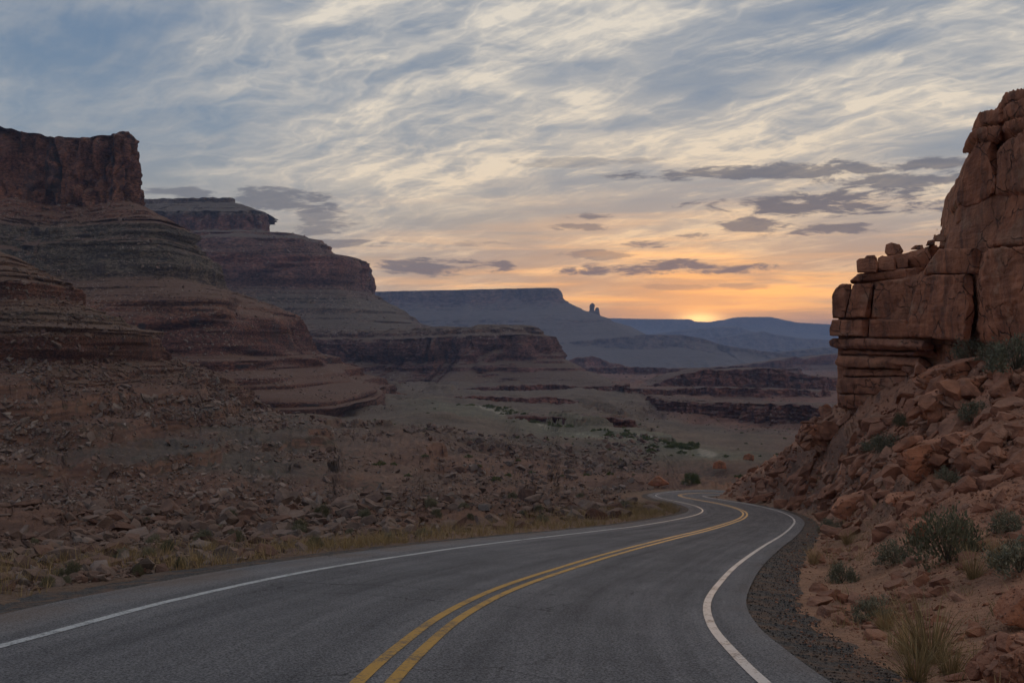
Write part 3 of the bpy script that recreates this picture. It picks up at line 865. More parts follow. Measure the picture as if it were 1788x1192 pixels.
# ------------------------------------------------------------------ mesas: walls swept along a rim line
def mesa(name, rim, prof, mat, ns, nt, label, strata=1.0, flute=1.0, gully=1.0, size=1.0, cap=60.0, top_rough=1.0, parent=None, bedw=9.0, capslope=-.03, lin=False, rough=.8, square=.85):
    """rim: [(x, y[, dz])] plan points; prof: [(outset, z)] from the rim down; size ~ metres of the finest bedding"""
    alts = prof[1:] if isinstance(prof[0], list) else []
    prof = prof[0] if alts else prof
    rim = [(p[0], p[1], p[2] if len(p) > 2 else 0.0) for p in rim]
    if lin:
        q = np.array(rim, float); s_ = np.r_[0, np.cumsum(np.linalg.norm(np.diff(q[:, :2], axis=0), axis=1))]
        C = np.stack([np.interp(np.linspace(0, s_[-1], ns), s_, q[:, i]) for i in range(3)], 1)
    else:
        C = crom(rim, ns)
    T = np.gradient(C[:, :2], axis=0); T /= np.linalg.norm(T, axis=1)[:, None]
    N = np.stack([T[:, 1], -T[:, 0]], 1)
    k = max(3, ns // 40)
    Np = np.pad(N, ((k, k), (0, 0)), mode='edge')
    N = np.stack([np.convolve(Np[:, i], np.ones(2 * k + 1) / (2 * k + 1), 'valid') for i in (0, 1)], 1)
    N /= np.linalg.norm(N, axis=1)[:, None]
    N = N / (np.maximum(np.abs(N[:, :1]), np.abs(N[:, 1:])) ** square)          # squared-off noses rather than round ones
    sl = np.r_[0, np.cumsum(np.linalg.norm(np.diff(C[:, :2], axis=0), axis=1))]
    pr = np.array([(-cap, prof[0][1] + capslope * cap), (-cap * .25, prof[0][1] + capslope * .15 * cap)] + list(prof), float)
    L = np.r_[0, np.cumsum(np.hypot(np.diff(pr[:, 0]) * np.r_[0.15, 0.3, np.ones(len(pr) - 3)], np.diff(pr[:, 1]) * 1.4))]
    ti = np.linspace(0, L[-1], nt)
    off = np.interp(ti, L, pr[:, 0]); z = np.interp(ti, L, pr[:, 1])
    cl = np.abs(np.gradient(z)) / (np.hypot(np.gradient(z), np.gradient(off)) + 1e-9)      # 1 on cliffs
    cl = np.convolve(np.pad(cl, 2, mode='edge'), np.ones(5) / 5, 'valid')
    cl = np.maximum.reduce([cl, np.r_[cl[1:], cl[-1]], np.r_[cl[2:], cl[-1], cl[-1]]]) * (off > -1) + cl * (off <= -1)
    Z = np.repeat(z[:, None], ns, 1) + C[None, :, 2] * sstep(z, pr[-1, 1], pr[0, 1])[:, None]
    O = np.repeat(off[:, None], ns, 1)
    S = np.repeat(sl[None], nt, 0)
    # along the wall the ledges come and go: different profiles take over from place to place
    if alts:
        sh = sstep(off, -.5, 1.0)[:, None]
        for q, alt in enumerate(alts):
            al = np.array(alt, float)
            oa = np.interp(-z, -al[:, 1], al[:, 0])[:, None]
            w = sstep(fbm(S / (11 * bedw * size), 3.1 * q + 1.7, Z / (9 * bedw * size), 3, .6), -.06, .10)
            O = O + (oa - O) * w * sh
    CL = cl[:, None]
    drop = np.clip((pr[0, 1] - z) / (pr[0, 1] - pr[-1, 1]), 0, 1)[:, None]
    b = bedw * size
    def byz(v_):
        return np.interp(z, [q[0] for q in v_], [q[1] for q in v_])[:, None] if isinstance(v_, (list, tuple)) else v_
    strata, flute, gully = byz(strata), byz(flute), byz(gully)
    # whole-wall bays and spurs
    O = O + fbm(S / (30 * b), 0.3, 1.1 + Z / (60 * b), 4) * 6.0 * b * (0.25 + drop) * gully
    O = O + (ridged(S / (7 * b), 0.3, 6.1 + Z / (40 * b), 4) - .3) * 1.5 * b * (0.2 + 1.3 * drop) * gully * sstep(off, -.8 * b, -.02 * b)[:, None]
    O = O + fbm(S / (9 * b), 6.6, Z / (11 * b), 4, .55) * 5.0 * b * (0.22 + drop) * gully * sstep(off, -.8 * b, -.02 * b)[:, None]
    # beds standing proud or cut back, broken along their length
    n = vnoise(0.5 + S / (6 * b), 3.3, Z / (0.55 * b)) + 0.8 * vnoise(S / (2.6 * b), 9.3, Z / (0.28 * b)) + 0.5 * vnoise(S / (1.3 * b), 19.3, Z / (0.16 * b))
    on = sstep(off, -.8 * b, -.02 * b)[:, None]
    O = O + n * 0.42 * b * strata * (0.35 + CL) * on
    # joints and columns on the cliffs
    j = np.abs(vnoise(S / (1.6 * b) + 0.6 * vnoise(S / b, 0.0, Z / (3 * b)), 7.7, Z / (9 * b)))
    j2 = np.abs(vnoise(S / (0.6 * b), 17.7, Z / (3.5 * b)))
    j0 = np.abs(vnoise(S / (3.6 * b) + 0.5 * vnoise(S / (2 * b), 0.0, Z / (5 * b)), 27.7, Z / (22 * b)))
    O = O - (sstep(j0, 0.16, 0.0) * 1.15 + sstep(j, 0.22, 0.0) * 0.55 + sstep(j2, 0.2, 0.0) * 0.28) * b * flute * sstep(cl, 0.72, 0.95)[:, None] * on
    O = O + fbm(S / (2.6 * b), 2.7, Z / (6 * b), 4) * 1.1 * b * flute * CL * on
    # gullies and small lumps on the slopes
    O = O + (ridged(S / (4 * b), 5.5, Z / (9 * b), 4) * 0.9 * gully + fbm(S / (2.2 * b), 1.5, Z / (.9 * b), 5, .62) * 1.1) * b * (1 - 0.6 * CL) * on
    # broken rock everywhere: lumps, chutes and outcrops that cut across the beds
    brk = ridged(S / (1.5 * b) + .7 * vnoise(S / (4 * b), 1.1, Z / (3 * b)), 8.8, Z / (1.0 * b * (1 + 5 * CL ** 4)), 4, .6)
    out = np.maximum(0, fbm(S / (3.4 * b), 4.4, Z / (1.3 * b * (1 + 4 * CL ** 4)), 4, .6)) ** 1.2
    O = O + ((brk - .35) * .55 + out * 2.2 * (1 - .5 * CL)) * b * rough * on
    chute = sstep(np.abs(vnoise(S / (5.5 * b) + .5 * vnoise(S / (3 * b), 2.2, Z / (4 * b)), 41.0, Z / (30 * b))), .16, 0.0)
    O = O - chute * 2.6 * b * rough * (.3 + drop) * (1 - .45 * CL) * on
    tri = np.abs(((S / (8.5 * b) + .9 * vnoise(S / (6 * b), 3.0, Z / (14 * b))) % 1.0) - .5) * 2 - .5
    O = O + tri * 2.4 * b * rough * (.12 + .9 * drop) * on
    Z = Z + fbm(S / (1.5 * b), O / (1.5 * b), 0.4, 4) * 0.16 * b * (1 - CL) * top_rough
    Z = Z + (vnoise(S / (2.2 * b), 0.1, 0.2) + .6 * vnoise(S / (.8 * b), 5.1, 0.2)) * 0.22 * b * top_rough * (1 - sstep(drop, 0.0, 0.12))
    X = C[None, :, 0] + N[None, :, 0] * O
    Y = C[None, :, 1] + N[None, :, 1] * O
    me = mesh_np(name, np.stack([X, Y, Z], -1).reshape(-1, 3), grid_faces(nt, ns)[:, ::-1])
    return obj(name, me, mat, parent=parent, kind=None if parent else 'structure', label=label)

def ledgy(prof, step, seed, keep=1.1):
    """break the long slopes of a profile into uneven risers and treads"""
    r = np.random.default_rng(seed); out = [prof[0]]
    for (o0, z0), (o1, z1) in zip(prof[:-1], prof[1:]):
        do, dz = o1 - o0, z0 - z1
        if do > 6 and dz > step * .6 and dz / do < keep:
            n = max(1, int(round(dz / step)))
            cut = np.r_[0, np.sort(r.random(n - 1)), 1] if n > 1 else np.array([0., 1.])
            for i in range(n):
                a_, b_ = cut[i], cut[i + 1]
                f = r.uniform(.1, .75) ** 1.3
                zz = z0 - dz * (a_ + (b_ - a_) * (1 - f)); out.append((o0 + do * (a_ + (b_ - a_) * .92), zz))
                out.append((o0 + do * b_, z0 - dz * b_))
        else:
            out.append((o1, z1))
    return out

def zpx(v, y): return (VC - v) / F * y

# second mesa on the left with the tall red cap cliff
M_L2 = rock_mat('butte rock', -70, 185, [(-70, (.185, .098, .070)), (-28, (.19, .090, .064)), (-4, (.15, .068, .052)), (16, (.185, .084, .060)), (24, (.235, .118, .080)),
                                      (38, (.185, .115, .085)), (56, (.145, .122, .098)), (90, (.142, .120, .096)), (98, (.205, .11, .078)), (112, (.24, .118, .080)),
                                      (122, (.26, .122, .078)), (150, (.215, .098, .068)), (185, (.20, .104, .078))], 0.05, varnish=0.95, soil=(.185, .112, .080), bandwarp=9, bandfreq=0.22, bumpd=1.6, speck=0.32, bandtop=108, bandamt=.38)
y0 = 820.0
def X(u, y): return (u - UC) / F * y
rim = [(X(-330, 800), 800, 6), (X(-60, 815), 815, 6), (X(0, 818), 818, 5), (X(60, 822), 822, 0), (X(120, 825), 825, -3), (X(180, 822), 822, -1), (X(222, 822), 822, 2), (X(238, 838), 838, -2),
       (X(222, 880), 880, -3), (X(195, 960), 960, 0), (X(120, 1100), 1100, 0), (X(0, 1300), 1300, 0)]
pr2 = [(0, 172), (1.5, 165), (3, 150), (5, 114), (12, 108), (28, 97), (44, 91), (47, 79), (60, 70), (64, 62), (70, 46), (84, 41), (108, 29), (121, 19), (123, 13), (127, -11), (141, -14), (143, -20), (158, -25), (160, -32), (176, -36), (180, -42), (188, -43), (191, -52), (206, -58), (228, -66), (250, -90)]
mesa('left_butte', rim, [ledgy(pr2, 8.0, 3), pr2, ledgy(pr2, 12.0, 13), pr2], M_L2, 560, 310, 'dark red butte with tall fluted cap cliff over grey terraces', strata=[(-60, .35), (-10, .3), (18, .3), (25, .25), (40, .4), (95, .45), (108, .15), (116, .05), (180, .1)], flute=[(-60, .8), (20, .9), (40, .5), (105, .5), (114, 2.3), (180, 2.0)], gully=[(-80, 2.2), (20, 1.7), (100, 1.2), (112, .35), (180, .3)], size=0.62, cap=22)

# near spur on the left: steep talus over a dark cliff band
M_L1 = rock_mat('spur rock', -30, 40, [(-30, (.185, .105, .075)), (-12, (.205, .108, .074)), (-8.5, (.15, .072, .052)), (0.5, (.185, .086, .060)), (2, (.215, .125, .088)), (9, (.165, .128, .098)), (13, (.20, .112, .08)), (14, (.16, .075, .055)), (19.5, (.20, .095, .066)), (21, (.21, .128, .092)), (40, (.20, .118, .085))],
                0.16, varnish=.6, soil=(.185, .118, .086), bandwarp=2.5, bandfreq=.5, bumpd=.7, speck=.8, bandamt=.55)
rim = [(X(-420, 330), 330, 3), (X(-200, 340), 340, 2), (X(-60, 345), 345, 1), (X(-5, 350), 350, 0), (X(8, 362), 362, -1), (X(-10, 385), 385, -1), (X(-80, 430), 430, 0)]
pr1 = [(0, 32), (5, 29), (14, 23), (22, 19), (23.5, 13.5), (36, 7.5), (39, 6.8), (40, 5.4), (49, 1.5), (50.5, -7.5), (57, -9.5), (59, -11.5), (66, -14.5), (69, -18), (78, -24), (84, -40)]
mesa('left_spur', rim, [ledgy(pr1, 3.0, 8), pr1, ledgy(pr1, 2.2, 18), pr1], M_L1, 330, 215,
     'steep red spur with a dark cliff band falling from the left edge', strata=[(-25, .5), (-8, .45), (1, .35), (5, .6), (35, .6)], flute=.7, gully=[(-25, 1.8), (0, 1.3), (32, .9)], size=.26, cap=12)
# third mesa, hazier, stepping down to the right
M_L3 = rock_mat('stepped mesa rock', -60, 300, [(-60, (.16, .10, .085)), (20, (.17, .11, .09)), (75, (.155, .125, .10)), (100, (.19, .105, .082)), (150, (.22, .10, .075)), (162, (.18, .105, .082)),
                                           (215, (.21, .105, .082)), (252, (.175, .085, .068)), (258, (.165, .125, .105)), (300, (.15, .115, .10))], 0.022, varnish=0.5, soil=(.155, .125, .10), bandwarp=20, bandfreq=0.10, bumpd=3.0, speck=0.14, bandamt=.32)
rim = [(X(0, 2030), 2030), (X(150, 2020), 2020), (X(300, 2005), 2005), (X(400, 2000), 2000), (X(452, 2005), 2005), (X(462, 2045), 2045), (X(440, 2150), 2150), (X(390, 2350), 2350), (X(300, 2700), 2700)]
pr3 = [(0, 262), (4, 254), (10, 221), (40, 217), (86, 211), (120, 198), (134, 188), (148, 164), (208, 160), (213, 152), (219, 98), (250, 74), (258, 66), (284, 46), (292, 38), (320, 24), (345, 14), (400, -5), (520, -45)]
m3 = mesa('stepped_mesa', rim, [ledgy(pr3, 14.0, 4), pr3, ledgy(pr3, 18.0, 14), pr3], M_L3, 360, 230, 'purple brown stepped mesa behind the butte with a flat shelf', strata=[(0, .2), (95, .2), (105, .1), (150, .1), (158, .1), (165, .25), (205, .2), (218, .08), (225, .1), (262, .05)], flute=1.5, gully=[(0, 1.5), (100, .9), (165, .8), (262, .5)], size=1.2, cap=20, rough=.45, square=.6)
# its flat summit block
rim = [(X(215, 2230), 2230), (X(290, 2215), 2215), (X(345, 2200), 2200), (X(400, 2200), 2200), (X(406, 2230), 2230), (X(395, 2260), 2260), (X(340, 2330), 2330)]
mesa('summit_block', rim, [(0, zpx(347, 2215)), (3, zpx(349, 2215)), (6, zpx(356, 2215)), (40, zpx(364, 2215)), (90, zpx(380, 2215))], M_L3, 160, 40, 'flat dark summit block', size=0.6, cap=16, parent=m3, gully=.3)
rim = [(X(60, 2280), 2280), (X(160, 2260), 2260), (X(262, 2250), 2250), (X(286, 2262), 2262), (X(270, 2300), 2300), (X(230, 2380), 2380)]
mesa('summit_block', rim, [(0, zpx(350, 2255)), (3, zpx(351, 2255)), (8, zpx(357, 2255)), (60, zpx(370, 2255))], M_L3, 120, 36, 'low dark rim block', size=0.6, cap=16, parent=m3, gully=.3)

# low dark bench reaching out from its foot
M_L3B = rock_mat('bench rock', -75, 30, [(-75, (.17, .11, .09)), (-50, (.185, .095, .075)), (-28, (.16, .080, .066)), (4, (.15, .075, .062)), (10, (.165, .10, .08)), (30, (.17, .125, .095))], 0.03, varnish=0.55, soil=(.165, .12, .09), bandwarp=5, bandfreq=0.3, bumpd=2.2, speck=0.18)
rim = [(X(300, 1700), 1700, -3), (X(420, 1640), 1640, -2), (X(560, 1570), 1570, -4), (X(650, 1590), 1590, -5), (X(720, 1540), 1540, -4), (X(800, 1525), 1525, 0), (X(880, 1500), 1500, 2), (X(922, 1515), 1515, 0), (X(915, 1570), 1570, -3), (X(860, 1700), 1700, -6)]
mesa('low_bench', rim, [(0, 23), (14, 17), (16, 11), (32, 7), (36, 2), (42, -32), (56, -38), (60, -44), (80, -52), (105, -62), (150, -72), (220, -84)], M_L3B, 420, 130, 'long low dark red bench with vertical cliffs on the valley floor', strata=.45, flute=1.4, gully=1.6, size=0.85, cap=60, capslope=.004)

# far flat mesa with a spire
M_FAR = rock_mat('far mesa rock', -200, 320, [(-200, (.15, .12, .10)), (0, (.15, .11, .095)), (180, (.16, .12, .10)), (230, (.17, .105, .085)), (320, (.15, .11, .09))], 0.006, varnish=0.4, soil=(.15, .12, .10), bandwarp=30, bandfreq=0.04, bumpd=6.0)
y4 = 5600.0
rim = [(X(150, 6100), 6100, -10), (X(500, 5900), 5900, -14), (X(700, 5750), 5750, -8), (X(850, 5650), 5650, -2), (X(955, 5600), 5600, 2), (X(976, 5680), 5680, 2), (X(955, 5900), 5900, 0), (X(880, 6500), 6500, 0)]
m4 = mesa('far_mesa', rim, [(0, 300), (6, 292), (22, 228), (60, 200), (110, 172), (190, 146), (250, 122), (330, 72), (420, 28), (560, -10), (720, -50), (900, -95), (1100, -150)], M_FAR, 320, 120, 'long flat topped blue mesa with steep right end in the haze', strata=.15, flute=1.2, gully=.8, size=2.6, cap=150, top_rough=.2)
def lathe_rock(name, base, prof, mat, parent, label, n=14, amp=.12):
    rows = []
    for (r, z) in prof:
        a = np.linspace(0, 2 * np.pi, n, endpoint=False)
        rr = r * (1 + amp * 3 * vnoise(np.cos(a) * 2 + 3, np.sin(a) * 2 + z * .05, z * .06))
        rows.append(np.c_[base[0] + np.cos(a) * rr, base[1] + np.sin(a) * rr, np.full(n, base[2] + z)])
    V_ = np.vstack(rows); f = []
    for i in range(len(prof) - 1):
        for j_ in range(n):
            f.append((i * n + j_, i * n + (j_ + 1) % n, (i + 1) * n + (j_ + 1) % n, (i + 1) * n + j_))
    return obj(name, mesh_np(name, V_, np.array(f)), mat, parent=parent, label=label)
sb = (X(1034, 5560), 5560, zpx(552, 5560))
lathe_rock('spire', (sb[0], sb[1], sb[2] - 40), [(300, -75), (190, -18), (100, 16), (46, 38), (19, 52), (17, 66), (11, 76), (14, 90), (15, 100), (9, 110), (1, 114)], M_FAR, m4, 'knobbly rock spire standing off the mesa end')
sb = (X(1043, 5560), 5560, zpx(552, 5560))
lathe_rock('spire', (sb[0], sb[1], sb[2] - 40), [(40, -20), (16, 40), (11, 62), (10, 80), (6, 88), (1, 89)], M_FAR, m4, 'short pillar beside the spire')

# foothills and the last plateau on the skyline
def far_wall(name, top, y, drop, mat, label, ns=260, nt=40, size=4.0, steep=0.35, cap=900, foot=None, **kw):
    """top: [(u, v)] skyline"""
    zt = max(zpx(v, y) for u, v in top)
    rim = [(X(u, y), y + 0.0 * u, zpx(v, y) - zt) for u, v in top]
    foot = foot or drop * 3
    prof = [(0, zt), (drop * .03, zt - drop * .12), (drop * .12, zt - drop * steep), (drop * .6, zt - drop * .6), (foot * .6, zt - drop * .85), (foot, zt - drop * 1.1)]
    return mesa(name, rim, prof, mat, ns, nt, label, size=size, cap=cap, lin=True, **kw)
far_wall('skyline_plateau', [(600, 558), (1060, 555), (1150, 557), (1205, 557), (1213, 561), (1240, 562), (1256, 559), (1276, 558), (1282, 554), (1300, 553), (1345, 553), (1362, 557), (1392, 563), (1450, 566), (1560, 566), (1900, 560)], 12500, 430, M_FAR,
         'flat blue plateau on the skyline in front of the setting sun', size=5.0, strata=.4, flute=.6, gully=.5, top_rough=.12, rough=.3)
far_wall('far_ridge', [(1100, 590), (1140, 583), (1190, 576), (1250, 570), (1288, 569), (1300, 574), (1330, 582), (1400, 592)], 9800, 300, M_FAR, 'faint blue ridge below the setting sun', size=4.0, strata=.4, flute=.6, gully=.6, top_rough=.15, steep=.2, cap=500)
far_wall('far_shelf', [(1250, 590), (1300, 582), (1335, 578), (1352, 583), (1400, 590), (1470, 594), (1600, 596)], 8600, 280, M_FAR, 'faint blue shelf right of the far ridge', size=4.0, strata=.4, flute=.6, gully=.6, top_rough=.15, steep=.15, cap=500)
far_wall('blue_foothill', [(860, 606), (960, 600), (1060, 590), (1120, 584), (1190, 584), (1226, 590), (1262, 602), (1330, 612), (1400, 622)], 5000, 150, M_FAR, 'low blue foothill in front of the flat mesa', size=2.4, strata=.5, flute=.5, gully=.8, top_rough=.25, steep=.2, cap=300)
far_wall('blue_rise', [(1180, 625), (1290, 622), (1330, 616), (1390, 612), (1440, 606), (1520, 604), (1700, 604)], 5600, 130, M_FAR, 'low blue rise at the foot of the far shelf', size=2.4, strata=.5, flute=.5, gully=.8, top_rough=.3, steep=.15, cap=300)
M_RED = rock_mat('red hill rock', -110, -10, [(-110, (.185, .108, .082)), (-70, (.20, .10, .078)), (-50, (.205, .092, .070)), (-35, (.18, .082, .066)), (-10, (.19, .105, .082))], 0.03, varnish=.45, soil=(.16, .112, .09), bandwarp=8, bandfreq=.25, bumpd=2.0, speck=0.16)
far_wall('red_knoll', [(940, 650), (985, 634), (1010, 623), (1035, 622), (1060, 630), (1100, 640), (1160, 648)], 2700, 70, M_RED, 'small dark red knoll beyond the bench end', ns=150, size=1.0, cap=120, gully=.7)
far_wall('pale_rise', [(1120, 648), (1240, 642), (1310, 636), (1370, 628), (1390, 622), (1405, 627), (1440, 620), (1520, 612), (1700, 606)], 2900, 95, M_RED, 'pale purple rise on the valley floor left of the cliff', ns=260, size=1.2, cap=200, gully=.8, top_rough=.5)
far_wall('rubble_hill', [(1020, 690), (1090, 680), (1150, 668), (1195, 652), (1225, 645), (1290, 645), (1345, 642), (1385, 648), (1430, 658), (1520, 662), (1700, 660)], 1350, 64, M_RED, 'red rubble strewn hill on the valley floor right of centre', ns=330, nt=100, size=.75, cap=160, gully=1.0, foot=190, steep=.45)
far_wall('mid_terrace', [(860, 672), (980, 664), (1080, 660), (1160, 664), (1230, 672)], 1750, 22, M_RED, 'dark red terrace edge crossing the valley floor', ns=260, size=.6, cap=120, gully=1.0, foot=130, steep=.6)
for pts, y_, h_ in (([(690, 716), (760, 708), (840, 704), (900, 708), (960, 706), (1010, 712)], 900, 9), ([(800, 690), (880, 684), (960, 682), (1030, 686), (1100, 682)], 1180, 10),
                    ([(850, 750), (930, 742), (985, 748), (1050, 744), (1110, 752)], 610, 8), ([(1090, 690), (1150, 694), (1240, 690), (1330, 692), (1450, 696)], 1120, 12), ([(960, 655), (1080, 652), (1200, 655), (1290, 652), (1400, 656)], 2200, 20)):
    far_wall('valley_bench', [(u_, v_ - .75 * h_ * F / y_) for u_, v_ in pts], y_, h_ * 1.6, M_RED, 'broken red bench stepping across the valley floor', ns=200, nt=44, size=.035 * h_, cap=5 * h_, foot=h_ * 6, gully=1.4, steep=.55, square=0.0)
rim = [(X(1135, 1010), 1010, -2), (X(1150, 930), 930, 0), (X(1162, 885), 885, 0), (X(1230, 872), 872, 0), (X(1310, 845), 845, 1), (X(1390, 815), 815, 1), (X(1470, 790), 790, 1), (X(1650, 760), 760, 1)]
mesa('valley_ledge', rim, [(0, -53), (2, -55), (4, -69), (12, -72), (26, -76), (50, -86)], M_RED, 420, 70, 'dark vertical sided rock ledge on the valley floor', size=.42, cap=40, gully=.8, flute=1.1)
print('mesas', round(time.time() - T0, 1))
# ------------------------------------------------------------------ rock shapes
def to_np(me):
    V_ = np.zeros(len(me.vertices) * 3, np.float32); me.vertices.foreach_get('co', V_)
    return V_.reshape(-1, 3)

def ico(sub):
    bm = bmesh.new()
    bmesh.ops.create_icosphere(bm, subdivisions=sub, radius=1.0)
    V_ = np.array([v.co[:] for v in bm.verts]); f = np.array([[v.index for v in q.verts] for q in bm.faces])
    bm.free()
    return V_, f
ICO = {k: ico(k) for k in (1, 2, 3, 4)}

def rock_shape(sub, seed, squash=(1, .8, .55), cuts=9, rough=.05):
    r = np.random.default_rng(seed)
    V_, f = ICO[sub]
    V_ = V_.copy()
    for k in range(cuts):
        n = r.normal(size=3)
        if k < 3: n = n * np.array([.3, .3, 1.0]) if k == 0 else n * np.array([1, 1, .25])
        n /= np.linalg.norm(n)
        for sg in ((1, -1) if k < 3 else (1,)):
            d = r.uniform(.42, .72)
            V_ -= np.maximum(V_ @ (n * sg) - d, 0)[:, None] * (n * sg)[None]
    V_ = V_ * np.array(squash)
    V_ /= np.abs(V_[:, :2]).max()
    if rough:
        nrm = V_ / (np.linalg.norm(V_, axis=1)[:, None] + 1e-9)
        o = seed * 1.37
        V_ = V_ + nrm * (fbm(V_[:, 0] * 2.2 + o, V_[:, 1] * 2.2, V_[:, 2] * 3.5, 4, .55) * rough * 2)[:, None]
    return V_, f

def block(name, outline, mat, parent=None, thick=6.0, depth=None, doff=0.0, res=33, amp=1.0, lean=0.0, push=(0.35, 1.0), label=None, cat=None, group=None, rnd=1.0, tilt=0.0, gap=0.0):
    """a rock with the given outline [(u, v[, extra depth])], set at its own distance and extruded back into the hill"""
    uc_ = sum(p[0] for p in outline) / len(outline); vc_ = sum(p[1] for p in outline) / len(outline)
    _r = random.Random(int(uc_ * 7 + vc_ * 13)); tl = (_r.uniform(-.3, .3) * tilt, _r.uniform(-.25, .45) * tilt)
    outline = [(uc_ + (p[0] - uc_) - gap * (1 if p[0] > uc_ else -1), p[1] - gap * (1 if p[1] > vc_ else -1)) + tuple(p[2:]) for p in outline]
    o3 = []
    for p in outline:
        d = (depth if depth is not None else float(np.interp(p[0], WALLU, WALLY))) + doff + (p[2] if len(p) > 2 else 0.0)
        d += lean * (VC - p[1]) / F * d
        d += tl[0] * (p[0] - uc_) / F * d + tl[1] * (p[1] - vc_) / F * d
        o3.append(P(p[0], p[1], d))
    o3 = np.array(o3)
    cen = o3.mean(0)
    pv = np.array([push[0], push[1], 0.0]); pv /= np.linalg.norm(pv)
    n = len(o3)
    mid = o3 + pv * thick * .5
    back = cen + (o3 - cen) * .86 + pv * thick
    front = cen + (o3 - cen) * .982
    edge = o3 + pv * min(thick * .03, .10)
    rings = [front, edge, mid, back]
    bm = bmesh.new()
    vs = [[bm.verts.new(q) for q in rg] for rg in rings]
    for a, b_ in zip(vs[:-1], vs[1:]):
        for i in range(n):
            bm.faces.new((a[i], a[(i + 1) % n], b_[(i + 1) % n], b_[i]))
    cf = bm.verts.new(front.mean(0)); cb = bm.verts.new(back.mean(0))
    for i in range(n):
        bm.faces.new((cf, vs[0][(i + 1) % n], vs[0][i])); bm.faces.new((cb, vs[-1][i], vs[-1][(i + 1) % n]))
    bmesh.ops.recalc_face_normals(bm, faces=bm.faces[:])
    me0 = bpy.data.meshes.new('tmp'); bm.to_mesh(me0); bm.free()
    t = bpy.data.objects.new('tmp', me0); COL.objects.link(t)
    ext = o3.max(0) - o3.min(0); size = float(max(ext[0], ext[2], .3))
    md = t.modifiers.new('r', 'REMESH'); md.mode = 'VOXEL'; md.voxel_size = max(size, thick * .7) / res
    m2 = t.modifiers.new('s', 'SMOOTH'); m2.iterations = 1; m2.factor = .12
    dg = bpy.context.evaluated_depsgraph_get()
    me = bpy.data.meshes.new_from_object(t.evaluated_get(dg))
    bpy.data.objects.remove(t); bpy.data.meshes.remove(me0)
    V_ = to_np(me).astype(float)
    N_ = np.zeros(len(V_) * 3, np.float32); me.vertices.foreach_get('normal', N_); N_ = N_.reshape(-1, 3)
    cq = V_.mean(0); q = V_ - cq
    rr_ = np.random.default_rng(int(abs(uc_ * 31 + vc_ * 17)))
    for _k in range(4):                                   # broken facets on the exposed faces
        nn_ = np.array([rr_.uniform(-.8, .5), -1.0, rr_.uniform(-.35, .7)]); nn_ /= np.linalg.norm(nn_)
        pr_ = q @ nn_; lim = np.quantile(pr_, .995) * rr_.uniform(.90, .98)
        q = q - np.maximum(pr_ - lim, 0)[:, None] * nn_
    V_ = q + cq
    x, y, z = V_.T
    sc = size
    h = fbm(x / (sc * .5), y / (sc * .5), z / (sc * .4), 3) * .026 * sc * rnd
    h += fbm(x / (sc * .13), y / (sc * .13), z / (sc * .07), 4, .6) * .020 * sc
    # bedding seams and a few cracks
    bd = vnoise(x / (sc * 1.4), y / (sc * 1.4), z / (.055 * sc) + 4.0)
    h -= sstep(np.abs(bd), .12, 0.0) * .012 * sc
    ck = np.abs(vnoise(x / (sc * .34) + 7, y / (sc * .34), z / (sc * .9)))
    h -= sstep(ck, .045, 0.0) * .022 * sc
    V_ = V_ + N_ * (h * amp)[:, None]
    base = V_[np.argmin(V_[:, 2])].copy(); base[:2] = V_[:, :2].mean(0)
    if parent is None:
        V_ -= base
    me.vertices.foreach_set('co', V_.astype(np.float32).ravel())
    me.polygons.foreach_set('use_smooth', np.ones(len(me.polygons), bool))
    me.update()
    ob = obj(name, me, mat, parent=parent, label=label, cat=cat, group=group)
    if parent is None:
        ob.location = base
    return ob

